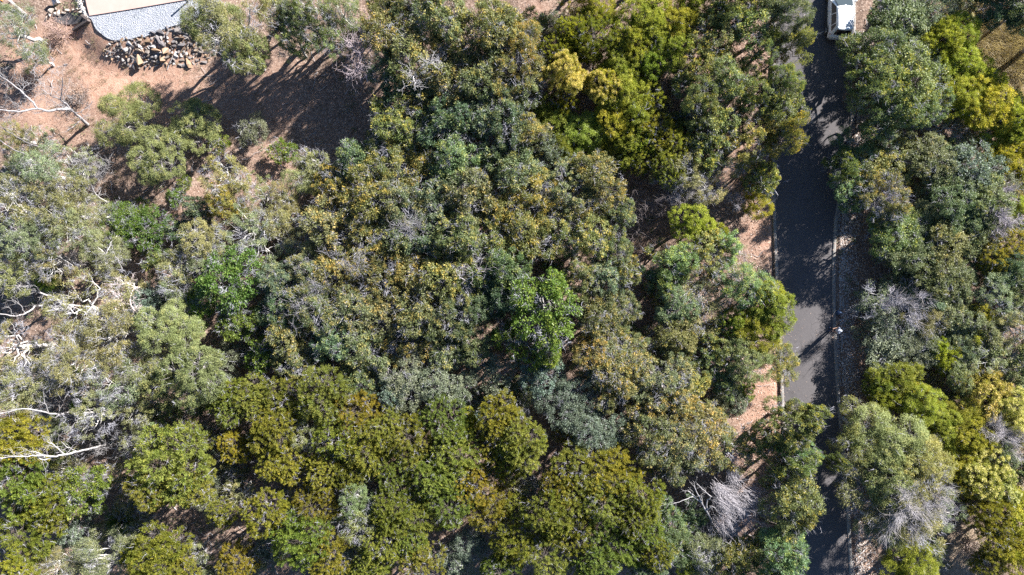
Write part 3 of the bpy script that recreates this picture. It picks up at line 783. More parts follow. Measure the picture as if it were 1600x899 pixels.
# ------------------------------------------------------------------ bare and dead trees, built limb by limb
def dead(name, label, limbs, bark, cat='dead tree', twigs=5, tl=0.9, seed=1, tint=(.62, .62, .65), depth=1, group=None, up=0.05):
    """limbs: polylines of (pixel x, pixel y, height) + base radius; the first one is the trunk and is carried down to the ground"""
    rng = np.random.default_rng(seed)
    first = at(*limbs[0][0][0])
    g = gz1(first.x, first.y)
    base = Vector((first.x, first.y, g))
    e = empty(name, base)
    mb, tw = MB(), MB()
    B = np.array(base); seen = []
    for li, (pl, r) in enumerate(limbs):
        P = np.array([at(*p) for p in pl]) - B
        if li == 0 and P[0][2] > 0.3: P = np.vstack([[P[0][0] * 1.0 + 0.1, P[0][1], -0.2], P])
        elif li == 0: P[0][2] = -0.2
        own = mb
        if li and min(np.linalg.norm(P[0] - k_) for k_ in seen) > 0.45:
            own = MB(); P = np.vstack([[P[0][0] + .1, P[0][1], -0.2 - B[2]], P]) if P[0][2] > .3 else P; P[0][2] = min(P[0][2], -.15)
        if li and own is mb: P[0] = min(seen, key=lambda k_: np.linalg.norm(P[0] - k_))
        t = np.linspace(0, len(P) - 1, (len(P) - 1) * 4 + 1)
        Q = np.stack([np.interp(t, np.arange(len(P)), P[:, i]) for i in range(3)], 1)
        Q[1:-1] = (Q[:-2] + 2 * Q[1:-1] + Q[2:]) / 4
        Q[1:-1] += rng.normal(size=(len(Q) - 2, 3)) * 0.022
        rr = np.linspace(r, max(r * 0.35, 0.012), len(Q))
        tube(own, Q, rr * 0.85, 7); seen += list(Q)
        if own is not mb: own.build('stem', BARK[bark], e, True).color = (*tint, 1)
        for k in range(twigs):
            i = rng.integers(len(Q) // 3, len(Q))
            d = unit(unit(Q[min(i + 1, len(Q) - 1)] - Q[max(i - 1, 0)] + 1e-6) + rng.normal(size=3) * 0.75)
            branch(rng, tw, Q[i], d, tl * rng.uniform(0.6, 1.2), max(0.3 * rr[i], 0.010), depth, 4, 0.8, up, 0.28)
    mb.build('trunk', BARK[bark], e, True).color = (*tint, 1)
    if twigs:
        o = tw.build('twigs', BARK[bark], e); o.color = (*tint, 1); o['kind'] = 'stuff'
    return tag(e, label, cat, group)

dead('bare_tree', 'tall bare grey forked tree leaning over the pink soil clearing', [
    ([(137, 196, 0), (124, 183, 1.4), (110, 171, 2.8)], .17),
    ([(110, 171, 2.8), (92, 171, 3.8), (76, 175, 4.6), (60, 170, 5.2), (30, 175, 5.9), (-4, 172, 6.6)], .12),
    ([(60, 170, 5.2), (50, 158, 5.6), (30, 140, 6.2), (14, 128, 6.8), (0, 118, 7.2)], .09),
    ([(110, 171, 2.8), (103, 162, 3.4), (95, 157, 4.0), (97, 145, 4.8), (98, 122, 5.6)], .08),
    ([(95, 157, 4.0), (80, 150, 4.8), (66, 140, 5.4)], .05)], 'pale', twigs=7, tl=1.5, seed=2, depth=2, tint=(.6, .6, .64))
dead('dead_tree', 'white barked dead tree bent over the shaded bank', [
    ([(184, 326, 0), (168, 316, .9), (152, 308, 1.7), (143, 290, 2.4), (136, 270, 3.0)], .10),
    ([(152, 308, 1.7), (138, 311, 2.1), (126, 304, 2.4)], .05), ([(143, 290, 2.4), (152, 280, 2.6), (160, 268, 2.8)], .04), ([(136, 270, 3.0), (128, 255, 3.4)], .04)], 'pale', twigs=8, tl=1.1, seed=3, depth=2)
dead('dead_tree', 'pair of white curling dead limbs above the green tussock', [
    ([(82, 464, 1.6), (64, 458, 2.4), (45, 452, 3.0), (30, 446, 3.4), (17, 434, 4.0)], .11), ([(64, 458, 2.4), (55, 446, 3.0), (35, 448, 3.6), (5, 446, 4.2)], .05)], 'pale', twigs=6, tl=0.9, seed=4)
dead('dead_tree', 'white dead trunk arching in from the left edge', [
    ([(57, 478, 2.0), (50, 484, 3), (40, 490, 3.6), (26, 495, 4.2), (-6, 489, 5)], .10), ([(40, 490, 3.6), (34, 478, 4.0), (24, 470, 4.4)], .04)], 'pale', twigs=5, tl=0.8, seed=5)
dead('dead_tree', 'pinkish bare dead tree curling over the dark gully', [
    ([(226, 451, 1.6), (213, 449, 2.4), (206, 456, 2.7), (203, 474, 3.0), (212, 486, 3.2)], .07), ([(213, 449, 2.4), (198, 442, 3.0), (186, 446, 3.4)], .04), ([(206, 456, 2.7), (194, 462, 3.1), (190, 470, 3.3)], .035)], 'dead', twigs=7, tl=0.9, seed=6, tint=(1.5, 1.35, 1.3), depth=2)
dead('dead_tree', 'white branched snag standing among feathery gums', [
    ([(138, 606, .4), (116, 604, 2), (101, 602, 2.8), (85, 588, 4), (72, 572, 4.8), (66, 556, 5.2)], .10), ([(85, 588, 4), (70, 585, 4.5), (58, 592, 4.9)], .05), ([(85, 588, 4), (82, 574, 4.6), (78, 562, 5)], .05),
    ([(116, 604, 2), (113, 586, 3), (115, 566, 3.6)], .06), ([(116, 604, 2), (104, 618, 2.4), (99, 628, 2.6)], .06)], 'pale', twigs=6, tl=1.0, seed=7)
dead('dead_tree', 'long white leaning trunk above the golden brush', [
    ([(150, 700, 2.2), (122, 705, 4), (101, 710, 5), (85, 714, 5.5), (64, 711, 6), (38, 714, 6.6), (-6, 715, 7.4)], .10), ([(85, 714, 5.5), (69, 719, 5.6), (58, 714, 6)], .07),
    ([(101, 709, 5), (86, 697, 5.5), (74, 690, 6)], .05), ([(64, 711, 6), (56, 706, 6.3), (48, 706, 6.5)], .04), ([(122, 705, 4), (104, 698, 4.6), (96, 690, 5)], .04)], 'pale', twigs=6, tl=0.9, seed=8, tint=(.8, .8, .83))
dead('dead_tree', 'white crooked limb above the long leaning trunk', [
    ([(116, 641, 1.5), (96, 648, 3.4), (78, 646, 4.2), (60, 641, 4.8), (36, 638, 5.4), (-4, 648, 6.2)], .10), ([(78, 646, 4.2), (70, 630, 4.8), (68, 612, 5.2)], .05)], 'pale', twigs=7, tl=0.9, seed=9)
dead('dead_tree', 'short white broken branch beside the reddish broadleaf crown', [
    ([(90, 766, 1.6), (78, 760, 2.2), (66, 759, 2.6), (56, 757, 3.0)], .06)], 'pale', twigs=6, tl=0.6, seed=10)
dead('dead_tree', 'tangled white roots and branches by the brown gully', [
    ([(172, 720, 1), (182, 702, 1.8), (186, 692, 2.2), (182, 672, 2.6)], .06), ([(182, 702, 1.8), (166, 699, 2), (148, 703, 2.2)], .05)], 'pale', twigs=8, tl=0.9, seed=11, depth=2)
dead('dead_tree', 'thin white tangle between feathery gums and shade', [
    ([(160, 672, 1), (150, 660, 2.2), (140, 650, 2.6), (134, 640, 3)], .05), ([(150, 660, 2.2), (156, 648, 2.6), (164, 640, 3)], .04), ([(190, 640, 2), (176, 645, 2.4), (172, 630, 2.6)], .05)], 'pale', twigs=7, tl=0.9, seed=12, depth=2)
dead('dead_tree', 'pale curved trunk beside the dark reddish shrubs', [
    ([(202, 357, .8), (186, 366, 1.8), (174, 378, 2.5), (167, 396, 3.2)], .08), ([(174, 378, 2.5), (180, 400, 3), (192, 420, 3.3)], .04)], 'pale', twigs=5, tl=0.9, seed=13)
dead('dead_tree', 'white forked stem above the green tussock', [
    ([(100, 437, 1), (85, 432, 2), (67, 429, 2.8), (62, 417, 3.3)], .07), ([(150, 432, .5), (128, 430, 1.8), (112, 421, 2.4)], .04)], 'pale', twigs=4, tl=0.8, seed=14)
dead('dead_tree', 'two grey bare limbs reaching in at the left edge', [
    ([(60, 253, 2), (38, 240, 4.2), (20, 234, 5), (-4, 216, 5.8)], .08), ([(50, 227, 3.2), (26, 214, 4.6), (-4, 196, 5.6)], .07)], 'grey', twigs=6, tl=0.9, seed=15)
dead('dead_tree', 'dead tree with pinkish grey twiggy crown at the shade edge', [
    ([(572, 98, 0), (566, 92, 1.8), (560, 86, 2.8), (553, 78, 3.6), (545, 70, 4)], .10), ([(566, 92, 1.8), (572, 98, 3), (575, 108, 3.4)], .05), ([(560, 86, 2.8), (556, 100, 3.3), (560, 112, 3.6)], .05), ([(560, 86, 2.8), (570, 78, 3.4), (578, 72, 3.7)], .05)],
    'dead', twigs=14, tl=1.1, seed=16, tint=(1.25, 1.1, 1.15), depth=2)
dead('dead_tree', 'dark leafless tree spreading in the shaded hollow', [
    ([(1036, 345, 0), (1035, 325, 1.6), (1032, 308, 2.4)], .09), ([(1036, 335, .9), (1020, 320, 1.8), (1000, 312, 2.4)], .05), ([(1036, 340, .6), (1018, 345, 1.2), (998, 335, 1.8), (985, 330, 2)], .05), ([(1036, 335, .9), (1048, 318, 1.8), (1060, 308, 2.4)], .04),
    ([(1030, 385, 0), (1016, 372, .6), (1000, 362, 1), (980, 368, 1.2)], .04)], 'grey', twigs=9, tl=1.2, seed=17, tint=(.6, .55, .55), depth=2)
dead('dead_tree', 'pale dead limbs in the olive gum canopy', [
    ([(1092, 455, 1), (1080, 446, 2.4), (1072, 432, 3.2), (1058, 424, 3.8)], .07), ([(1080, 446, 2.4), (1076, 456, 3), (1068, 462, 3.4)], .04), ([(1110, 488, 2.4), (1100, 484, 3.4), (1096, 474, 3.8)], .04)], 'pale', twigs=6, tl=0.9, seed=18)
dead('dead_tree', 'dark forked trunk beside the yellowish gum on pink soil', [
    ([(346, 368, 0), (336, 346, 1.0), (325, 326, 1.7), (308, 321, 2.1), (290, 320, 2.6)], .10), ([(365, 342, .6), (372, 330, 1.4), (384, 330, 2)], .06), ([(325, 326, 1.7), (310, 335, 2), (298, 343, 2.4)], .05)], 'dark', twigs=4, tl=0.8, seed=19)
dead('dead_tree', 'grey crooked stem by the round light bush', [
    ([(275, 282, 0), (272, 276, .8), (264, 270, 1.4), (258, 268, 1.8)], .07), ([(280, 300, 0), (300, 310, .8), (312, 322, 1.2)], .04)], 'grey', twigs=4, tl=0.8, seed=20)
dead('dead_tree', 'slender dead tree with grey twigs between olive gums', [
    ([(480, 465, 1), (470, 455, 3.5), (482, 448, 4.4), (500, 444, 5)], .06), ([(470, 455, 3.5), (462, 468, 4.4), (468, 480, 4.8)], .04), ([(470, 455, 3.5), (500, 470, 4.6)], .04)], 'dead', twigs=10, tl=1.1, seed=21, depth=2)
dead('dead_tree', 'grey bare crown among orange tipped gums', [
    ([(548, 428, 1), (540, 420, 4), (530, 410, 5), (520, 402, 5.6)], .06), ([(540, 420, 4), (556, 414, 5), (562, 402, 5.5)], .04)], 'dead', twigs=11, tl=1.1, seed=22, depth=2)
dead('dead_tree', 'white curling branches near the blue green pair', [
    ([(732, 452, 2), (728, 438, 4.6), (716, 432, 5.4), (712, 420, 5.8)], .05), ([(728, 438, 4.6), (742, 430, 5.4), (752, 420, 5.6)], .04)], 'pale', twigs=8, tl=0.9, seed=23, tint=(.9, .85, .9), depth=1)
dead('dead_tree', 'grey branching dead crown above the rusty gums', [
    ([(640, 375, 2), (632, 366, 5), (622, 360, 5.8), (628, 350, 6.2)], .05), ([(632, 366, 5), (645, 358, 5.8)], .04)], 'dead', twigs=10, tl=1.0, seed=24, depth=2)
dead('dead_tree', 'grey dead crown in the top canopy of gums', [
    ([(662, 118, 2), (652, 116, 5), (645, 122, 5.8), (650, 132, 6.2)], .07), ([(652, 116, 5), (660, 104, 6), (672, 98, 6.4)], .05)], 'dead', twigs=10, tl=1.0, seed=25, depth=2, tint=(1.1, 1.1, 1.1))

# silver dead brush: fans of long fine dead strands beside white limbs
def strands(mb, rng, origin, d, n, L, spread, wdt=0.014, droop=0.25, fuzz=0.22):
    o = np.asarray(origin, float)
    D = unit(np.asarray(d, float) + rng.normal(size=(n, 3)) * spread)
    P = o + rng.normal(size=(n, 3)) * fuzz
    Ls = L * rng.uniform(0.6, 1.15, n)[:, None]
    S = unit(np.cross(D, rdir(rng, n))) * wdt * 0.5
    a, b_, c = P, P + D * Ls * 0.5, P + D * Ls - np.array([0, 0, 1]) * Ls * droop + S * 12 * rng.normal(size=(n, 1))
    v = np.stack([a + S, b_ + S * 0.8, c, b_ - S * 0.8, a - S], 1).reshape(-1, 3)
    i = np.arange(n)[:, None] * 5
    mb.add(v, q=np.concatenate([i, i + 1, i + 3, i + 4], 1), t=np.concatenate([i + 1, i + 2, i + 3], 1))
rng = np.random.default_rng(40)
e = dead('dead_tree', 'silver grey dead tree with swept twig brushes and white limbs', [
    ([(1120, 836, 0.6), (1112, 815, 2.6), (1104, 799, 3.4), (1097, 787, 3.8), (1084, 775, 4.2), (1074, 767, 4.6)], .12), ([(1104, 799, 3.4), (1112, 790, 3.9), (1120, 797, 4.0)], .06), ([(1097, 787, 3.8), (1090, 772, 4.3), (1084, 757, 4.7)], .07),
    ([(1112, 800, 3.5), (1104, 782, 4.0), (1112, 776, 4.3), (1100, 766, 4.7), (1088, 756, 5.0)], .06), ([(1084, 775, 4.2), (1072, 780, 4.6), (1050, 788, 5.0)], .04), ([(1135, 834, 1.1), (1150, 846, 2.4), (1162, 858, 2.6), (1172, 862, 2.9), (1184, 867, 3.0)], .05)], 'pale', twigs=5, tl=0.8, seed=41)
mb = MB()
B = np.array(e.location)
for px, py, z, dx, dy, L in [(p_[0], p_[1], p_[2] + 1.0, *p_[3:]) for p_ in [(1120, 760, 2.4, .7, -.7, 1.7), (1135, 770, 2.4, .7, -.8, 1.7), (1125, 780, 2.4, .8, -.5, 1.6), (1150, 785, 2.2, .6, -.9, 1.5), (1160, 800, 2.0, .5, -.9, 1.4), (1128, 800, 2.0, .8, -.7, 1.5), (1120, 815, 2.0, .8, -.9, 1.4),
                             (1135, 812, 2.1, .5, -1, 1.4), (1145, 740, 2.3, .3, -.5, 1.2), (1160, 770, 2.2, .9, -.6, 1.3), (1168, 782, 2.0, .8, -.8, 1.2), (1145, 828, 1.8, .1, -1, 1.0)  , (1130, 838, 1.0, .3, -.8, 1.3), (1150, 812, 1.2, .7, -.8, 1.4), (1140, 850, .9, .7, -.4, 1.2), (1165, 760, 1.4, .9, -.3, 1.3)]]:
    strands(mb, rng, np.array(at(px, py, z)) - B, (dx, dy, 0.15), 150, L * 1.15, 0.30, 0.013, 0.3, 0.24)
    for k in range(3): branch(rng, mb, np.array(at(px, py, z)) - B + rng.normal(size=3) * .2, (dx, dy, .2), L, .022, 2, 4, .5, 0.0, .25)
o = mb.build('twigs', BARK['dead'], e); o.color = (.86, .85, .89, 1); o['kind'] = 'stuff'
for lab, spots, tint in [
        ('pale fan of dead strands on the slope beside feathery gums', [(118, 412, 1.6, .7, .5, 1.0), (105, 418, 1.6, .9, .1, 1.1), (125, 408, 1.4, .3, .9, .9)], (1.2, 1.15, 1.1)),
        ('grey wispy dying brush beside the rutted soil', [(1050, 285, 2.6, .8, .5, 1.2), (1070, 300, 2.6, .7, .4, 1.2), (1085, 285, 2.4, .8, .2, 1.2), (1095, 305, 2.2, .6, -.3, 1.1), (1055, 310, 2.4, .2, -.7, 1.0), (1130, 300, 1.6, .7, .4, 1.0), (1145, 310, 1.5, .6, .1, .9)], (.9, .9, .96)),
        ('silvery dead twig mass between creamy wattles at the right', [(1560, 680, 3.6, .6, .4, 1.3), (1550, 665, 3.6, .5, .6, 1.2), (1580, 690, 3.4, .8, -.2, 1.3), (1540, 672, 3.4, -.3, .5, 1.1), (1590, 680, 3.3, .7, .2, 1.2), (1575, 700, 3, .4, -.6, 1.2)], (.9, .88, .92)),
        ('purplish dead twigs in the crown of the right hand gums', [(1384, 310, 3.6, .5, -.5, 1.0), (1376, 322, 3.5, -.2, -.8, 1.0), (1392, 296, 3.6, .4, .3, .9)], (.85, .78, .9)),
        ('purple grey dead brush beside the bronze dome', [(1570, 300, 3.3, .6, .3, 1.2), (1560, 335, 3.6, .3, -.3, 1.2), (1575, 350, 3.6, .8, -.2, 1.1), (1555, 360, 3.4, -.3, -.7, 1.0)], (.95, .88, 1.0)),
        ('grey twig mass on the crown near the pebble verge', [(1400, 465, 3.2, .3, .6, 1.1), (1420, 475, 3.3, .7, .2, 1.1), (1385, 480, 2.9, -.5, .3, 1.0), (1430, 500, 3.2, .5, -.5, 1.0), (1440, 465, 3.1, .7, .6, 1.0)], (.8, .8, .88)),
        ('whitish twig tangle low on the twiggy roadside giant', [(1420, 790, 5, .4, -.4, 1.4), (1400, 805, 4.8, -.2, -.9, 1.4), (1440, 800, 5, .7, -.5, 1.4), (1460, 790, 4.6, .9, -.2, 1.4), (1470, 775, 4.6, .9, .1, 1.3), (1390, 820, 4.4, -.2, -.9, 1.3), (1425, 825, 4.2, .3, -.9, 1.2), (1410, 770, 5.4, .2, .6, 1.1)], (.85, .84, .86))]:
    p0 = at(spots[0][0], spots[0][1], spots[0][2]); g = gz1(p0.x, p0.y)
    e = empty('dead_brush', (p0.x, p0.y, g)); B = np.array(e.location)
    mb, tb = MB(), MB()
    for px, py, z, dx, dy, L in spots:
        q = np.array(at(px, py, z)) - B
        for k in range(9):
            dd = np.array([dx, dy, .5]) + rng.normal(size=3) * .6
            strands(mb, rng, q + rng.normal(size=3) * .35, dd, 34, L * .55, 0.45, 0.012, 0.1, .12)
            branch(rng, tb, q, dd, L * .8, .018, 1, 3, .6, .05, .25)
        tube(tb, curve(rng, (0, 0, -0.15), q, 6, 0.05), np.linspace(0.05, 0.015, 6), 5)
    tb.build('trunk', BARK['grey'], e)
    o = mb.build('twigs', BARK['dead'], e); o.color = (*tint, 1); o['kind'] = 'stuff'
    tag(e, lab, 'dead brush')
def bush(label, px, py, r, tint, seed, n=26, h=1.2):
    rng = np.random.default_rng(seed); p = at(px, py, h * 0.4); e = empty('dry_bush', (p.x, p.y, gz1(p.x, p.y)))
    mb = MB()
    for k in range(n):
        d = rdir(rng, 1)[0]; d[2] = abs(d[2]) * 0.8 + 0.15
        branch(rng, mb, (d[0] * 0.1, d[1] * 0.1, 0), d, r / PPM * rng.uniform(0.7, 1.1), 0.02, 2, 4, 0.7, 0.05, 0.25)
    o = mb.build('twigs', BARK['dead'], e); o.color = (*tint, 1); o['kind'] = 'stuff'
    lf = MB()
    P = rng.normal(size=(500, 3)) * np.array([.4, .4, .25]) * r / PPM + np.array([0, 0, h * 0.5])
    leaves(lf, P, rdir(rng, 500), rdir(rng, 500), 0.12, 0.05, 0.2, rng.random(500))
    lf.build('dry_leaves', MAT_DRYLEAF, e)
    return tag(e, label, 'dry bush', 'dry leafless bushes')
MAT_DRYLEAF = leaf_material('dry_leaf', (0.22, 0.13, 0.10), (0.36, 0.25, 0.19), (0.42, 0.33, 0.25), 0.8, 0.15, 0.2)
bush('dry pinkish brown bush beside the stone edged garden bed', 92, 50, 20, (1.0, .75, .68), 50)
bush('greyish brown dry bush on the pink soil under the bare tree', 42, 122, 22, (.8, .68, .6), 51)
bush('low dry bush in the open soil below the garden bed', 122, 145, 18, (.75, .66, .6), 52)
bush('rust brown dead shrub at the right edge canopy', 1528, 392, 18, (1.1, .62, .4), 53, h=3)
bush('rust orange dying shrub beside the pebble verge', 1356, 512, 15, (1.3, .62, .36), 54, h=1.8)
bush('brown twiggy thicket below the roadside giant', 1520, 850, 36, (.9, .75, .66), 55)
bush('dusty dry shrub at the top right shade', 1560, 8, 30, (.7, .62, .58), 56)

# ------------------------------------------------------------------ tussocks
def tussock(label, px, py, r, h, seed, tint=(1, 1, 1)):
    rng = np.random.default_rng(seed); p = at(px, py, h * 0.5)
    n = 420
    an = rng.uniform(0, 6.28, n); el = rng.uniform(0.15, 1.4, n)
    D = np.stack([np.cos(an) * np.cos(el), np.sin(an) * np.cos(el), np.sin(el)], 1)
    L = r / PPM * rng.uniform(0.7, 1.2, n)[:, None]
    S = np.stack([-np.sin(an), np.cos(an), 0 * an], 1) * 0.022
    base = D * 0.06 + np.array([0, 0, h * 0.3])
    m1 = base + D * L * 0.6 + np.array([0, 0, 0.1]); t1 = base + D * L - np.array([0, 0, 1]) * L * 0.35 * np.cos(el)[:, None]
    v = np.stack([base - S, base + S, m1 + S, m1 - S, t1], 1).reshape(-1, 3); i = np.arange(n)[:, None] * 5
    mb = MB(); rn = rng.random(n)
    mb.add(v, q=np.concatenate([i, i + 1, i + 2, i + 3], 1), t=np.concatenate([i + 3, i + 2, i + 4], 1))
    mb.qa[0][:, 1] = rn; mb.ta[0][:, 1] = rn
    e = empty('grass_tree', (p.x, p.y, gz1(p.x, p.y)))
    tb = MB(); tube(tb, [(0, 0, -.15), (0.02, 0, h * .2), (0, 0, h * .38)], [.13, .12, .06], 7); tb.build('trunk', BARK['dark'], e)
    mb.build('blades', LEAF['T'], e).color = (*tint, 1)
    tag(e, label, 'grass tree', 'spiky green grass trees')
tussock('bright green spiky tussock under the white curling limbs', 75, 440, 24, 1.2, 60, (1.5, 1.4, 1))
tussock('dark green spiky tussock below the white snag', 116, 590, 20, 1.2, 61)
tussock('spiky green tussock between gums above the crooked tangle', 126, 634, 20, 1.2, 62)
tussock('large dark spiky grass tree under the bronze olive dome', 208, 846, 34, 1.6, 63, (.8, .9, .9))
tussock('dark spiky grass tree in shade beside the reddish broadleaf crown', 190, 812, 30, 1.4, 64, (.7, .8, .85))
tussock('small spiky tussock by the lime bush', 215, 478, 16, 1.0, 65)
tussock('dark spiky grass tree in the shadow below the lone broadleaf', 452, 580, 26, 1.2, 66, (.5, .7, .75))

# ------------------------------------------------------------------ rubble bank, boulder, garden bed, timber, post
def stone_mesh(seed, flat=0.7):
    rng = np.random.default_rng(seed)
    bm = bmesh.new()
    n_ = 9 + seed % 4
    d = rdir(rng, n_)
    p = np.clip(d * 0.62, -0.42, 0.42) * rng.uniform(.8, 1.15, (n_, 1))
    for q in p * np.array([1.2, 0.85, flat]): bm.verts.new(q)
    r = bmesh.ops.convex_hull(bm, input=bm.verts[:])
    bmesh.ops.delete(bm, geom=[v for v in bm.verts if not v.link_faces], context='VERTS')
    me = bpy.data.meshes.new('stone'); bm.to_mesh(me); bm.free()
    me.materials.append(m_stone)
    return me
m_stone, nt, b = nodes('rubble_stone')
tc = N(nt, 'ShaderNodeTexCoord'); oi = N(nt, 'ShaderNodeObjectInfo')
c = mixc(nt, ramp(nt, noise(nt, 5, 6, tc.outputs['Object'], 0.7), 0.3, 0.7), (0.8, 0.74, 0.7), (1.0, 1.0, 1.0))
c = mixc(nt, 1.0, c, oi.outputs['Color'], 'MULTIPLY')
nt.links.new(c, b.inputs['Base Color']); b.inputs['Roughness'].default_value = 0.85
STONES = [stone_mesh(i, 0.55 + 0.05 * (i % 5)) for i in range(10)]
SCOL = [(0.40, 0.36, 0.33), (0.50, 0.48, 0.47), (0.27, 0.235, 0.205), (0.36, 0.24, 0.15), (0.24, 0.225, 0.23), (0.40, 0.31, 0.235), (0.17, 0.155, 0.16), (0.55, 0.53, 0.52), (0.3, 0.27, 0.26)]
def stone(x, y, z, s, parent, rng, name='stone', col=None):
    o = bpy.data.objects.new(name, rng.choice(STONES)); COL.objects.link(o)
    o.parent = parent
    o.location = Vector((x, y, z)) - parent.location
    o.rotation_euler = (rng.uniform(-.5, .5), rng.uniform(-.5, .5), rng.uniform(0, 6.28))
    o.scale = (s * rng.uniform(.8, 1.4), s * rng.uniform(.7, 1.1), s * rng.uniform(.7, 1.1))
    c = col or rng.choice(SCOL); j = rng.uniform(.45, .75)
    o.color = (c[0] * j, c[1] * j, c[2] * j, 1)
    return o
rng = random.Random(5)
p = at(250, 78, 0.3)
bank = tag(empty('rubble_bank', (p.x, p.y, 0)), 'sloping bank of broken pale and tan rubble stones below the gravel', 'rock bank')
BANK = np.array([(166, 66), (190, 60), (232, 54), (272, 38), (300, 28), (330, 24), (350, 60), (345, 88), (318, 98), (290, 104), (262, 100), (240, 104), (220, 106), (200, 104), (178, 96), (160, 88), (158, 78)], float)
placed = []
tries = 0
while len(placed) < 285 and tries < 40000:
    tries += 1
    px, py = rng.uniform(152, 350), rng.uniform(22, 108)
    if poly_dist(np.array([[px, py]]), BANK)[0] > 0: continue
    s = rng.choice([.22, .28, .34, .42, .56]) * rng.uniform(.85, 1.15)
    if px < 185: s *= .6
    if any(math.hypot(px - a, py - b_) < (s + t_) * PPM * 0.31 for a, b_, t_ in placed): continue
    placed.append((px, py, s))
for px, py, s in placed:
    q = at(px, py, 0.4); z = gz1(q.x, q.y)
    q = at(px, py, z + 0.12); z = gz1(q.x, q.y)
    stone(q.x, q.y, z + s * 0.14, s, bank, rng)
for px, py, s in [(218, 97, .8), (263, 82, .75), (254, 92, .7)]:
    q = at(px, py, .3); stone(q.x, q.y, gz1(q.x, q.y) + .2, s, bank, rng, col=(.5, .36, .24))
# boulder near the top edge
q = at(85, 2, .4)
bo = tag(empty('boulder', (q.x, q.y, gz1(q.x, q.y))), 'small pale boulder standing on dry grass near the top edge', 'boulder')
for dx, dy, dz, s, c in [(0, 0, .28, .62, (.75, .74, .76)), (.12, .1, .5, .42, (.8, .8, .82))]:
    o = stone(q.x + dx, q.y + dy, bo.location.z + dz, s, bo, rng, col=c); o.scale.z = s * 1.5
# garden bed
q = at(110, 30, 0)
bed = tag(empty('garden_bed', (q.x, q.y, gz1(q.x, q.y))), 'small garden bed edged with pale stones and dark timber', 'garden bed')
m_dark_sheet = plain('dark_bed_sheet', (0.05, 0.045, 0.045), 0.7, (0.09, 0.08, 0.08), 4, 0.5)
m_sleeper = plain('dark_sleeper', (0.06, 0.045, 0.04), 0.8, (0.11, 0.085, 0.075), 9, 0.4)
def gpt(px, py, dz=0.0):
    a = at(px, py, 0); z = gz1(a.x, a.y) + dz
    a = at(px, py, z); return Vector((a.x, a.y, gz1(a.x, a.y) + dz))
mb = MB()
ring = [gpt(*c, .06) for c in [(84, 30), (90, 24), (102, 21), (114, 20), (126, 22), (130, 30), (126, 37), (114, 39), (102, 39), (92, 37)]]
cen = gpt(108, 30, .0)
v = [cen] + ring; n_ = len(ring)
mb.add([tuple(a - bed.location) for a in v], t=[(0, i + 1, (i + 1) % n_ + 1) for i in range(n_)])
lo = mb.build('dark_sheet', m_dark_sheet, bed)  # near-black sheet across the middle of the bed
def beam(name, a, b_, wd, ht, mat, parent):
    a, b_ = Vector(a), Vector(b_)
    d = (b_ - a); L = d.length
    bm = bmesh.new(); bmesh.ops.create_cube(bm, size=1)
    bmesh.ops.scale(bm, vec=(L, wd, ht), verts=bm.verts)
    bmesh.ops.bevel(bm, geom=bm.edges[:], offset=min(wd, ht) * .08, segments=1, affect='EDGES')
    me = bpy.data.meshes.new(name); bm.to_mesh(me); bm.free(); me.materials.append(mat)
    o = bpy.data.objects.new(name, me); COL.objects.link(o)
    o.rotation_euler = d.to_track_quat('X', 'Z').to_euler()
    mid = (a + b_) / 2
    if parent: o.parent = parent; o.location = mid - parent.location
    else: o.location = mid
    return o
beam('sleeper', gpt(141, 33, .14), gpt(116, 48, .14), .2, .28, m_sleeper, bed)
beam('sleeper', gpt(131, 26, .14), gpt(139, 32, .14), .2, .27, m_sleeper, bed)
for i, (px, py, s) in enumerate([(79, 17, .5), (76, 25, .4), (84, 24, .36), (92, 20, .42), (99, 20, .34), (106, 17, .42), (114, 15, .36), (121, 17, .34), (127, 20, .3), (88, 14, .3), (72, 30, .3)]):
    g = gpt(px, py, .1); stone(g.x, g.y, g.z, s, bed, rng, name='edging_stone', col=(.62, .55, .48))
# white pebble strip along the slab edge
for i in range(1):
    mb = MB(); rg = np.random.default_rng(77)
    for k in range(260):
        t_ = rg.random(); px = np.interp(t_, [0, .4, .75, 1], [122, 127, 132, 138]) + rg.normal() * 2.0; py = np.interp(t_, [0, .4, .75, 1], [-6, 6, 18, 29])
        g = gpt(px, py, .02); s = rg.uniform(.04, .10)
        vv = np.array([(1, 0, 0), (0, 1, 0), (-1, 0, 0), (0, -1, 0), (0, 0, .7), (0, 0, -.7)]) * s + rg.normal(size=(6, 3)) * s * .2 + np.array(g)
        mb.add(vv, t=[(0, 1, 4), (1, 2, 4), (2, 3, 4), (3, 0, 4), (1, 0, 5), (2, 1, 5), (3, 2, 5), (0, 3, 5)])
    tag(mb.build('pebbles', plain('white_pebble', (.72, .66, .6), .8, (.55, .48, .42))), 'strip of pale pebbles along the slab edge', 'pebbles', kind='stuff')
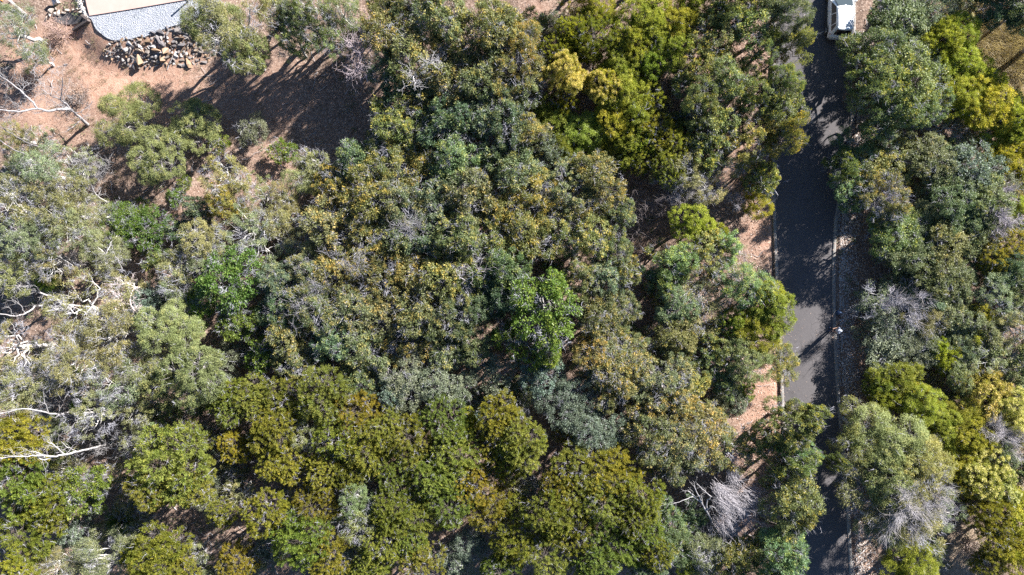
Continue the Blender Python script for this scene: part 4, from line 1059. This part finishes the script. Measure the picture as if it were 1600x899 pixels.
# timber corner
m_timber = plain('orange_timber', (0.42, 0.19, 0.06), 0.6, (0.32, 0.13, 0.04), 6, 0.2)
m_weather = plain('weathered_timber', (0.42, 0.38, 0.34), 0.8, (0.28, 0.25, 0.23), 6, 0.3)
q = at(3, 6, 0)
tm = tag(empty('timber_platform', (q.x, q.y, gz1(q.x, q.y))), 'orange stained timber platform in the far top left corner', 'platform')
for k in range(6):
    o = beam('plank', Vector((q.x - 1.6, q.y + .28 + k * .21, .72)), Vector((q.x + .05 - k * .17, q.y + .28 + k * .21, .72)), .19, .05, m_timber, tm)
for k in range(3):
    beam('facing_board', Vector((q.x - .9, q.y + .02, .14 + k * .22)), Vector((q.x + .1, q.y + .14, .14 + k * .22)), .05, .2, m_timber, tm)
beam('post', Vector((q.x + .12, q.y + .16, -.1)), Vector((q.x + .12, q.y + .16, .7)), .12, .12, m_timber, tm)
a, b_ = gpt(12, -2, .35), gpt(42, 24, .1)
pb = tag(empty('timber_beam', a), 'weathered grey beam slanting from the timber platform', 'beam')
beam('board', a, b_, .16, .1, m_weather, pb); beam('support', a + Vector((.1, -.06, -.4)), a + Vector((.1, -.06, -.06)), .09, .09, m_weather, pb)
# dark post on the gravel
q = at(294, 3, PAD_Z)
po = tag(empty('post', (q.x, q.y, PAD_Z - .02)), 'short dark post at the edge of the gravel casting a thin shadow', 'post')
beam('shaft', q, q + Vector((0, 0, .86)), .1, .1, plain('dark_paint', (.04, .045, .05), .5), po)
beam('cap', q + Vector((0, 0, .862)), q + Vector((0, 0, .90)), .14, .14, plain('grey_cap', (.12, .12, .13), .5), po)

# ------------------------------------------------------------------ the white car
m_white = plain('white_paint', (0.64, 0.65, 0.66), 0.25, (0.61, 0.62, 0.63), 3, coat=0.6)
m_glass = plain('dark_glass', (0.012, 0.014, 0.018), 0.06, (0.01, 0.012, 0.016), 3, spec=0.8)
m_trim = plain('black_trim', (0.02, 0.02, 0.022), 0.55)
m_red = plain('tail_lamp_red', (0.32, 0.015, 0.015), 0.15, coat=0.5)
m_tyre = plain('tyre_rubber', (0.02, 0.02, 0.02), 0.9)
m_rim = plain('alloy', (0.45, 0.45, 0.47), 0.35, metal=0.9)
m_plate = plain('plate', (0.55, 0.55, 0.52), 0.5)
m_silver = plain('silver_rail', (0.55, 0.56, 0.58), 0.3, metal=0.6)
CAR = empty('parked_car', (25.25, 19.12, 0.03), math.radians(-1.5))
tag(CAR, 'white compact suv parked against the kerb under the trees', 'car')
def loft(secs, mat, name, parent, smooth=True, cap=True):
    k = len(secs[0]); v = np.array(secs, float).reshape(-1, 3); q = []
    for i in range(len(secs) - 1):
        for j in range(k):
            j2 = (j + 1) % k
            q.append((i * k + j, i * k + j2, (i + 1) * k + j2, (i + 1) * k + j))
    bm = bmesh.new(); vs = [bm.verts.new(a) for a in v]
    for f in q: bm.faces.new([vs[i] for i in f])
    if cap:
        bm.faces.new(vs[:k]); bm.faces.new(vs[-k:][::-1])
    bmesh.ops.recalc_face_normals(bm, faces=bm.faces)
    for f in bm.faces: f.smooth = smooth
    me = bpy.data.meshes.new(name); bm.to_mesh(me); bm.free(); me.materials.append(mat)
    o = bpy.data.objects.new(name, me); COL.objects.link(o); o.parent = parent
    return o
def bsec(y, hw, zb, zt, bow=0.0):
    h = [(0.72 * hw, zb), (0.95 * hw, zb + .08), (hw, zb + .24), (0.995 * hw, zt - .24), (0.955 * hw, zt - .05), (0.90 * hw, zt)]
    mid = [(0.45 * hw, zt + bow), (0, zt + bow * 1.3), (-0.45 * hw, zt + bow)]
    pts = h + mid + [(-a, c) for a, c in reversed(h)] + [(-.3 * hw, zb), (.3 * hw, zb)]
    curve_y = lambda x: 0.10 * (x / .9) ** 2
    return [(x, y + (curve_y(x) if y < 0.3 else (-curve_y(x) if y > 4.1 else 0)), z) for x, z in pts]
loft([bsec(0.0, .80, .46, .66), bsec(.02, .86, .36, .78), bsec(.10, .89, .31, .97), bsec(.30, .90, .29, 1.0), bsec(.9, .905, .28, 1.0), bsec(2.0, .905, .28, .98), bsec(3.1, .905, .28, .97, .01), bsec(3.6, .89, .28, .93, .03), bsec(4.05, .86, .3, .84, .03), bsec(4.22, .80, .34, .76), bsec(4.32, .66, .42, .64)], m_white, 'body', CAR)
def roofring(z, yr, yf, hw, bow_r, bow_f):
    xs = [1, .8, .4, 0, -.4, -.8, -1]
    rear = [(x * hw, yr + bow_r * abs(x) ** 2, z) for x in xs]
    front = [(x * hw, yf - bow_f * abs(x) ** 2, z) for x in reversed(xs)]
    side = lambda s: [(s * hw * 1.01, yr + bow_r + (yf - bow_f - yr - bow_r) * t_, z) for t_ in (.25, .5, .75)]
    return rear + side(-1) + front + list(reversed(side(1)))
cabin = loft([roofring(.96, .14, 3.15, .85, .09, .25), roofring(1.02, .16, 3.05, .84, .09, .25), roofring(1.52, .50, 2.30, .66, .07, .18), roofring(1.585, .56, 2.18, .62, .07, .16), roofring(1.615, .72, 2.0, .52, .05, .12), roofring(1.625, .95, 1.75, .3, .02, .05)], m_white, 'roof', CAR)
def panel(name, pts, mat, parent, off):
    """a thin pane laid a few millimetres proud of the cabin"""
    c = Vector((sum(p[0] for p in pts), sum(p[1] for p in pts), sum(p[2] for p in pts))) / len(pts)
    n_ = (Vector(pts[1]) - Vector(pts[0])).cross(Vector(pts[2]) - Vector(pts[0])).normalized()
    if n_.dot(c - Vector((0, 1.6, .9))) < 0: n_ = -n_
    bm = bmesh.new()
    f = bm.faces.new([bm.verts.new(Vector(p) + n_ * off) for p in pts])
    r = bmesh.ops.extrude_face_region(bm, geom=[f])
    bmesh.ops.translate(bm, verts=[g for g in r['geom'] if isinstance(g, bmesh.types.BMVert)], vec=-n_ * .02)
    bmesh.ops.recalc_face_normals(bm, faces=bm.faces)
    me = bpy.data.meshes.new(name); bm.to_mesh(me); bm.free(); me.materials.append(mat)
    o = bpy.data.objects.new(name, me); COL.objects.link(o); o.parent = parent
    return o
def cab(x, t_):          # a point on the cabin side: y along, t 0 belt .. 1 roof edge
    return (.84 + (.66 - .84) * t_)
# rear window (five strips that follow the bow)
rw = []
xs = np.linspace(-.84, .84, 7)
mb = MB(); top, bot = [], []
for x in xs:
    bot.append((x * .80, .175 + .09 * x * x - .012, 1.06)); top.append((x * .66, .455 + .07 * x * x - .012, 1.48))
v = np.array(bot + top); q_ = [(i, i + 1, 7 + i + 1, 7 + i) for i in range(6)]
o = MB().add(v, q=q_).build('rear_window', m_glass, CAR, True)
sp = [[(x * .66, .47 - .12 + .07 * x * x + dy, z) for x in np.linspace(-.9, .9, 7)] for dy, z in ((0, 1.545), (.0, 1.575), (.22, 1.60), (.22, 1.56))]
loft([[s_[i] for s_ in sp] for i in range(7)], m_white, 'spoiler', CAR)
for s in (-1, 1):
    def sw(y0, y1, y0t, y1t):
        return [(s * .842, y0, 1.05), (s * .842, y1, 1.05), (s * .68, y1t, 1.47), (s * .68, y0t, 1.47)]
    panel('side_window', sw(.45, .86, .72, .92), m_glass, CAR, .012)
    panel('side_window', sw(.93, 1.72, .98, 1.68), m_glass, CAR, .012)
    panel('side_window', sw(1.80, 2.70, 1.75, 2.22), m_glass, CAR, .012)
    o = MB(); tube(o, [(s * .56, .75, 1.60), (s * .575, .8, 1.655), (s * .58, 1.4, 1.665), (s * .57, 2.0, 1.655), (s * .55, 2.05, 1.60)], .022, 6); o.build('roof_rail', m_silver, CAR, True)
    # tail lamp wrapping the corner
    loft([[(s * .70, .115, .80), (s * .70, .14, .93), (s * .66, .18, .93), (s * .66, .18, .80)], [(s * .84, .175, .80), (s * .825, .19, .95), (s * .78, .24, .95), (s * .78, .24, .80)], [(s * .905, .34, .82), (s * .892, .36, .95), (s * .85, .40, .95), (s * .85, .36, .82)]], m_red, 'tail_light', CAR)
    loft([[(s * .90, .02 + y, .97), (s * .90, .16 + y, .97), (s * .90, .16 + y, 1.12), (s * .90, .02 + y, 1.10)] if i == 0 else [(s * 1.06, .04 + y, .99), (s * 1.06, .14 + y, .99), (s * 1.06, .14 + y, 1.10), (s * 1.06, .04 + y, 1.09)] for i, y in ((0, 2.75), (1, 2.75))], m_white, 'wing_mirror', CAR)
    for y in (1.05, 1.95):
        loft([[(s * .905, y, .86), (s * .905, y, .89), (s * .93, y, .89), (s * .93, y, .86)], [(s * .905, y + .2, .86), (s * .905, y + .2, .89), (s * .93, y + .2, .89), (s * .93, y + .2, .86)]], m_white, 'door_handle', CAR)
    o = MB(); tube(o, [(s * .91, .95, .38), (s * .912, 2.9, .38)], .045, 6); o.build('side_sill', m_trim, CAR)
    for y in (.80, 3.42):
        o = MB(); th = np.linspace(0, math.pi, 14)
        tube(o, [(s * .905, y + .40 * math.cos(a), .32 + .40 * math.sin(a)) for a in th], .03, 5); o.build('wheel_arch', m_trim, CAR, True)
        prof = [(.20, .0), (.30, .0), (.33, .03), (.33, .18), (.30, .21), (.20, .21)]
        th = np.linspace(0, 2 * math.pi, 25)[:-1]
        secs = [[(s * (.93 - .21 + d), y + r * math.cos(a), .30 + r * math.sin(a)) for r, d in prof] for a in th]
        wh = loft(secs + [secs[0]], m_tyre, 'wheel', CAR, cap=False)
        o = MB()
        for k in range(5):
            a = k * 2 * math.pi / 5
            tube(o, [(s * .90, y, .30), (s * .91, y + .2 * math.cos(a), .30 + .2 * math.sin(a))], [.05, .035], 5)
        rm = o.build('rim', m_rim, wh)
loft([[(x, -.012 + .10 * (x / .9) ** 2, .36), (x, .03 + .10 * (x / .9) ** 2, .33), (x, .1, .31), (x, .1, .42), (x, .0 + .10 * (x / .9) ** 2 - .022, .47)] for x in np.linspace(-.78, .78, 9)], m_trim, 'rear_bumper', CAR)
panel('number_plate', [(-.24, -.012, .62), (.24, -.012, .62), (.24, -.003, .73), (-.24, -.003, .73)], m_plate, CAR, .02)
panel('windscreen', [(-.70, 2.93, 1.05), (.70, 2.93, 1.05), (.56, 2.24, 1.47), (-.56, 2.24, 1.47)], m_glass, CAR, .07)
o = MB(); tube(o, [(0, .66, 1.60), (0, .52, 1.76)], .008, 5); o.build('aerial', m_trim, CAR)
o = MB(); tube(o, [(0, .10, 1.05), (.22, .11, 1.10), (.40, .14, 1.16)], .010, 4); o.build('rear_wiper', m_trim, CAR)

# ------------------------------------------------------------------ the person by the kerb
m_skin = plain('skin', (0.42, 0.24, 0.16), 0.55)
m_shirt = plain('pale_shirt', (0.42, 0.46, 0.53), 0.85, (0.36, 0.40, 0.47))
m_dark = plain('dark_trousers', (0.025, 0.03, 0.045), 0.9, (0.035, 0.04, 0.055))
m_shoe = plain('blue_shoe', (0.06, 0.12, 0.28), 0.7)
m_cap = plain('white_cap', (0.74, 0.76, 0.80), 0.8)
PERS = empty('person', (24.86, -3.28, 0.03), math.radians(82))
tag(PERS, 'person in white cap and pale shirt standing at the kerb with arms forward', 'person')
def skin(name, joints, bones, mat, parent, root=0, sub=2):
    me = bpy.data.meshes.new(name)
    me.from_pydata([j[0] for j in joints], bones, [])
    me.materials.append(mat)
    o = bpy.data.objects.new(name, me); COL.objects.link(o); o.parent = parent
    md = o.modifiers.new('skin', 'SKIN'); md.use_smooth_shade = True
    if not me.skin_vertices: me.skin_vertices.new()
    for i, j in enumerate(joints):
        r = j[1] if isinstance(j[1], tuple) else (j[1], j[1])
        me.skin_vertices[0].data[i].radius = r
        me.skin_vertices[0].data[i].use_root = i == root
    s_ = o.modifiers.new('sub', 'SUBSURF'); s_.levels = s_.render_levels = sub
    return o
J, Bn = [], []
def jt(p, r, par=None):
    J.append((p, r)); i = len(J) - 1
    if par is not None: Bn.append((par, i))
    return i
pel = jt((0, 0, .95), (.14, .11)); spn = jt((0, -.01, 1.15), (.13, .10), pel); che = jt((0, 0, 1.36), (.15, .11), spn); nk = jt((0, .01, 1.50), .052, che)
hd = jt((0, .03, 1.60), (.074, .088), nk); hd2 = jt((0, .03, 1.68), (.074, .09), hd); jt((0, .02, 1.745), (.045, .06), hd2)
ns = jt((0, .125, 1.625), .014, hd)
for s in (-1, 1): jt((s * .085, .02, 1.63), .016, hd)
for s in (-1, 1):
    sh = jt((s * .18, 0, 1.42), .058, che); el = jt((s * .245, .02, 1.16), .043, sh); wr = jt((s * .13, .25, 1.13), .028, el); pm = jt((s * .10, .32, 1.14), (.034, .02), wr)
    for k in range(4):
        f1 = jt((s * .10 + s * (.028 - .018 * k), .375 - abs(k - 1.4) * .006, 1.145), .0095, pm); f2 = jt((s * .10 + s * (.024 - .018 * k) - s * .008, .405 - abs(k - 1.4) * .008, 1.125), .008, f1)
    t1 = jt((s * .055, .325, 1.16), .011, pm); jt((s * .045, .36, 1.155), .009, t1)
    hp = jt((s * .10, 0, .90), (.085, .085), pel); kn = jt((s * .115, .02, .50), .058, hp); an = jt((s * .12, -.01, .09), .040, kn); jt((s * .125, .12, .045), (.036, .028), an)
skin('body', J, Bn, m_skin, PERS)
skin('shirt', [((0, 0, .90), (.165, .125)), ((0, -.01, 1.15), (.155, .12)), ((0, 0, 1.38), (.175, .125)), ((0, .005, 1.475), (.075, .07)), ((-.19, 0, 1.425), .072), ((-.235, .015, 1.22), .062), ((.19, 0, 1.425), .072), ((.235, .015, 1.22), .062)], [(0, 1), (1, 2), (2, 3), (2, 4), (4, 5), (2, 6), (6, 7)], m_shirt, PERS)
skin('trousers', [((0, 0, .97), (.15, .12)), ((0, 0, .88), (.15, .12)), ((-.105, 0, .80), .095), ((-.118, .02, .50), .075), ((-.122, -.01, .10), .062), ((.105, 0, .80), .095), ((.118, .02, .50), .075), ((.122, -.01, .10), .062)], [(0, 1), (1, 2), (2, 3), (3, 4), (1, 5), (5, 6), (6, 7)], m_dark, PERS)
for s in (-1, 1):
    skin('shoe', [((s * .12, -.05, .05), .048), ((s * .122, .06, .045), .045), ((s * .127, .15, .036), .036)], [(0, 1), (1, 2)], m_shoe, PERS)
for s in (-1, 1):
    o = MB(); th = np.linspace(0, 2 * math.pi, 9)[:-1]
    vv = np.array([(s * .032 + .011 * math.cos(a), .113, 1.655 + .006 * math.sin(a)) for a in th]); o.add(np.vstack([[(s * .032, .117, 1.655)], vv]), t=[(0, i + 1, (i + 1) % 8 + 1) for i in range(8)]); o.build('eye', m_dark, PERS)
o = MB(); tube(o, [(-.022, .116, 1.578), (0, .121, 1.577), (.022, .116, 1.578)], .005, 5); o.build('mouth', plain('lips', (.3, .12, .1), .5), PERS)
# cap: crown and brim
secs = []
for z, r in ((1.675, 1.0), (1.71, .99), (1.745, .86), (1.77, .6), (1.782, .25)):
    secs.append([(.098 * r * math.cos(a), .025 + .112 * r * math.sin(a), z) for a in np.linspace(0, 2 * math.pi, 17)[:-1]])
cp = loft(secs, m_cap, 'cap', PERS)
br = [(.088 * math.cos(a), .04 + .20 * math.sin(a), 1.682 - .012 * math.sin(a)) for a in np.linspace(0, math.pi, 11)]
loft([br, [(x, y, z + .008) for x, y, z in br]], m_cap, 'brim', cp)

# ------------------------------------------------------------------ the dark bag on the pebbles
q = at(1311, 489, .2)
BAG = empty('backpack', (q.x, q.y, gz1(q.x, q.y)), .4)
tag(BAG, 'small dark blue backpack standing on the pebbly verge near the person', 'backpack')
m_bag = plain('navy_canvas', (0.03, 0.06, 0.13), 0.8, (0.045, 0.09, 0.18), 12, 0.3)
loft([[(x * w_, y * d_, z) for x, y in [(1, .6), (.7, 1), (-.7, 1), (-1, .6), (-1, -.6), (-.7, -1), (.7, -1), (1, -.6)]] for z, w_, d_ in ((0, .14, .09), (.04, .17, .12), (.25, .175, .13), (.42, .15, .11), (.50, .08, .06))], m_bag, 'body', BAG)
loft([[(x * w_, .13 + y, z) for x, y in [(1, -.03), (.8, .05), (-.8, .05), (-1, -.03)]] for z, w_ in ((.05, .11), (.08, .125), (.24, .125), (.28, .1))], m_bag, 'pocket', BAG)
for s in (-1, 1):
    o = MB(); tube(o, [(s * .08, -.10, .45), (s * .10, -.19, .34), (s * .10, -.18, .15), (s * .09, -.11, .06)], .018, 5); o.build('strap', m_trim, BAG)
o = MB(); tube(o, [(-.04, 0, .49), (-.03, 0, .54), (.03, 0, .54), (.04, 0, .49)], .010, 5); o.build('handle', m_trim, BAG)

# ------------------------------------------------------------------ ground cover that nobody could count
rng = np.random.default_rng(90)
def on_ground(n, x0=-44, x1=44, y0=-26, y1=26, keep=None):
    x, y = rng.uniform(x0, x1, n), rng.uniform(y0, y1, n)
    l, r = smooth_edge(ROAD_L, y), smooth_edge(ROAD_R, y)
    ok = (x < l - 0.45) | (x > r + 0.45)
    ok &= poly_dist(np.stack([x, y], 1), PAD) > 0.1
    x, y = x[ok], y[ok]
    px, py = x * PPM + 800, 449.5 - y * PPM
    if keep is not None:
        k = keep(px, py); x, y = x[k], y[k]
    return np.stack([x, y, gz(x, y)], 1)
def g2(px, py, cx, cy, r): return np.exp(-((px - cx) ** 2 + (py - cy) ** 2) / r ** 2)
def clear(px, py):
    c = np.zeros_like(px)
    for cx, cy, r in [(170, 110, 110), (60, 150, 80), (330, 150, 110), (430, 150, 110), (480, 200, 70), (180, 260, 60), (1190, 370, 40), (1200, 610, 45), (1195, 670, 40), (1340, 400, 30), (1325, 500, 40), (1335, 600, 40), (1560, 90, 60)]:
        c = np.maximum(c, g2(px, py, cx, cy, r))
    return c
# low leafy plants
m_under = leaf_material('undergrowth_leaf', (0.05, 0.085, 0.035), (0.13, 0.15, 0.07), (0.17, 0.15, 0.07), 0.5, 0.2, 0.3)
P = on_ground(4200, keep=lambda px, py: rng.random(len(px)) > 0.25 + 0.72 * np.minimum(1, clear(px, py) * 1.4))
n = 26
cid = np.repeat(np.arange(len(P)), n)
sz = rng.uniform(.12, .5, len(P))[cid][:, None]
d = rdir(rng, len(cid)); d[:, 2] = np.abs(d[:, 2]) * .8 + .05
mb = MB()
leaves(mb, P[cid] + d * sz * rng.random((len(cid), 1)) ** .5, d + rng.normal(size=d.shape) * .5, d + np.array([0, 0, .6]), .15 * rng.uniform(.6, 1.4, len(cid)), .06, .3 * rng.random(len(cid)), rng.random(len(P))[cid])
tag(mb.build('undergrowth', m_under), 'low leafy undergrowth on the forest floor', 'undergrowth', kind='stuff')
# fallen leaves and bark flakes
m_lit = leaf_material('fallen_leaf', (0.20, 0.12, 0.085), (0.40, 0.28, 0.21), (0.60, 0.52, 0.46), 0.85, 0.05, 0.15)
P1 = on_ground(40000, keep=lambda px, py: rng.random(len(px)) > .85 * np.minimum(1, 1.3 * np.maximum.reduce([g2(px, py, 170, 110, 110), g2(px, py, 60, 150, 80), g2(px, py, 1560, 90, 60), .5 * g2(px, py, 380, 160, 140)])))
P2 = on_ground(9000, 24.5, 28.5, -24, 20)
P3 = on_ground(7000, 14, 22.5, -16, 8)
P = np.concatenate([P1, P2, P3]); n = len(P); s2 = np.concatenate([np.ones(len(P1)), np.full(len(P2), 1.35), np.full(len(P3), 1.0)])
mb = MB(); D = rdir(rng, n); D[:, 2] *= .25
U = np.array([0, 0, 1.]) + rng.normal(size=(n, 3)) * .35
leaves(mb, P + np.array([0, 0, .025]) + np.abs(rng.normal(size=(n, 3))) * np.array([0, 0, .02]), D, U, s2 * rng.uniform(.06, .15, n), s2 * rng.uniform(.022, .06, n), np.where(rng.random(n) < np.where(np.arange(n) >= len(P1) + len(P2), .6, .2), 1.0, 0) * rng.random(n), rng.random(n), .08)
tag(mb.build('leaf_litter', m_lit), 'fallen leaves and bark flakes on the ground', 'leaf litter', kind='stuff')
# leaves blown on the road
x = rng.uniform(20, 27, 900); y = rng.uniform(-24, 24, 900); l, r = smooth_edge(ROAD_L, y), smooth_edge(ROAD_R, y)
t_ = np.where(rng.random(900) < .7, rng.random(900) ** 3, 1 - rng.random(900) ** 3)
P = np.stack([l + .05 + (r - l - .1) * t_, y, np.full(900, .045)], 1); D = rdir(rng, 900); D[:, 2] *= .1
mb = MB(); leaves(mb, P, D, np.array([0, 0, 1.]) + rng.normal(size=(900, 3)) * .2, rng.uniform(.05, .11, 900), .035, .2, rng.random(900), .05)
tag(mb.build('road_leaves', m_lit), 'scattered dry leaves lying on the asphalt', 'leaf litter', kind='stuff')
# dry grass
m_straw = leaf_material('straw', (0.22, 0.165, 0.095), (0.50, 0.42, 0.28), (0.56, 0.50, 0.37), 0.7, 0.25, 0.2)
def blades(P, L, name, label, mat, wd=.03):
    n = len(P); D = rng.normal(size=(n, 3)) * .5 + np.array([0, 0, .8]); mb = MB()
    needles(mb, P - np.array([0, 0, .03]), D, L * rng.uniform(.6, 1.3, n), wd, rng, .2 * rng.random(n), rng.random(n))
    tag(mb.build(name, mat), label, 'grass', kind='stuff')
C = on_ground(16000, 32, 44, 12, 25, keep=lambda px, py: rng.random(len(px)) < np.maximum.reduce([g2(px, py, 1565, 85, 56), g2(px, py, 1535, 115, 38), g2(px, py, 1595, 60, 45), .4 * g2(px, py, 1560, 20, 60)]))[:1500]
cid = np.repeat(np.arange(len(C)), 46); n = len(cid)
lean = np.stack([-.5 + .6 * np.sin(C[:, 1] * .9 + C[:, 0] * .4), -.45 + .6 * np.sin(C[:, 0] * 1.1 + 1), np.full(len(C), .55)], 1) + rng.normal(size=(len(C), 3)) * .22
D = lean[cid] + rng.normal(size=(n, 3)) * .33; D[:, 2] = np.abs(D[:, 2]) + .1
mb = MB(); rc = rng.random(len(C))
needles(mb, C[cid] + rng.normal(size=(n, 3)) * np.array([.13, .13, 0]) - np.array([0, 0, .03]), D, rng.uniform(.45, 1.0, n), .03, rng, .3 * rng.random(n), np.clip(rc[cid] * .8 + .3 * rng.random(n) - .05, 0, 1))
tag(mb.build('dry_grass', m_straw), 'long straw coloured dry grass in the upper right opening', 'grass', kind='stuff')
def blades(P, L, name, label, mat, wd=.03):
    n = len(P); D = rng.normal(size=(n, 3)) * .5 + np.array([0, 0, .8]); mb = MB()
    needles(mb, P - np.array([0, 0, .03]), D, L * rng.uniform(.6, 1.3, n), wd, rng, .2 * rng.random(n), rng.random(n))
    tag(mb.build(name, mat), label, 'grass', kind='stuff')
m_tuft = leaf_material('dull_grass', (0.15, 0.125, 0.075), (0.27, 0.225, 0.14), (0.33, 0.27, 0.18), 0.8, 0.2, 0.2)
C = on_ground(14000, keep=lambda px, py: rng.random(len(px)) < np.maximum.reduce([.9 * g2(px, py, 150, 130, 60), .8 * g2(px, py, 120, 200, 70), .5 * g2(px, py, 300, 200, 160), .7 * g2(px, py, 60, 60, 60), .3 * g2(px, py, 430, 180, 120), 0.6 * g2(px, py, 180, 290, 80), .5 * g2(px, py, 380, 330, 90), 0.5 * g2(px, py, 1510, 850, 50), .25 * g2(px, py, 1165, 480, 160)]))
cid = np.repeat(np.arange(len(C)), 26)
Pt = C[cid] + rng.normal(size=(len(cid), 3)) * np.array([.13, .13, 0]) * rng.uniform(.5, 1.6, len(C))[cid][:, None]
blades(Pt, .26, 'grass_tufts', 'dull dry grass tufts on the pink soil', m_tuft, .022)
# fallen sticks
mb = MB(); C = on_ground(1100)
for c in C:
    a = rng.uniform(0, 6.28); L = rng.uniform(.3, 1.6); d = np.array([math.cos(a), math.sin(a), 0])
    e_ = c + d * L; e_[2] = gz1(e_[0], e_[1])
    tube(mb, curve(rng, c + np.array([0, 0, .04]), e_ + np.array([0, 0, .06]), 5, .05), np.linspace(.028, .01, 5) * rng.uniform(.5, 1.3), 4)
tag(mb.build('fallen_sticks', BARK['dead']), 'grey fallen sticks lying about the forest floor', 'sticks', kind='stuff')

# grey and tan pebbles of the verge beyond the kerb
y = rng.uniform(-23, 20, 9000); r = smooth_edge(ROAD_R, y); x = r + .30 + np.abs(rng.normal(size=9000)) * .85
C = np.stack([x, y, gz(x, y) + .015], 1); n = len(C); s = rng.uniform(.025, .075, (n, 1, 1))
O = np.array([(1, 0, 0), (0, 1, 0), (-1, 0, 0), (0, -1, 0), (0, 0, .6)], float)[None]
v = C[:, None] + (O + rng.normal(size=(n, 5, 3)) * .25) * s
i = np.arange(n)[:, None] * 5
mb = MB(); mb.add(v.reshape(-1, 3), t=np.stack([np.concatenate([i + a, i + (a + 1) % 4, i + 4], 1) for a in range(4)], 1).reshape(-1, 3), tip=np.repeat(np.where(rng.random(n) < .2, rng.random(n), 0), 4), rnd=np.repeat(rng.random(n), 4))
tag(mb.build('verge_pebbles', leaf_material('verge_pebble', (0.24, 0.205, 0.185), (0.46, 0.41, 0.38), (0.62, 0.58, 0.55), 0.9, 0.0, 0.2)), 'grey and tan pebbles along the verge beyond the kerb', 'pebbles', kind='stuff')

# leaves lodged on the kerbs
y = rng.uniform(-23, 23, 1500); sd_ = rng.random(1500) < .5
x = np.where(sd_, smooth_edge(ROAD_L, y) - rng.uniform(-.02, .3, 1500), smooth_edge(ROAD_R, y) + rng.uniform(-.02, .3, 1500))
D = rdir(rng, 1500); D[:, 2] *= .1
mb = MB(); leaves(mb, np.stack([x, y, np.full(1500, .09)], 1), D, np.array([0, 0, 1.]) + rng.normal(size=(1500, 3)) * .2, rng.uniform(.07, .15, 1500), rng.uniform(.03, .06, 1500), .2, rng.random(1500), .05)
tag(mb.build('kerb_leaves', m_lit), 'dry leaves lodged on the concrete kerbs', 'leaf litter', kind='stuff')
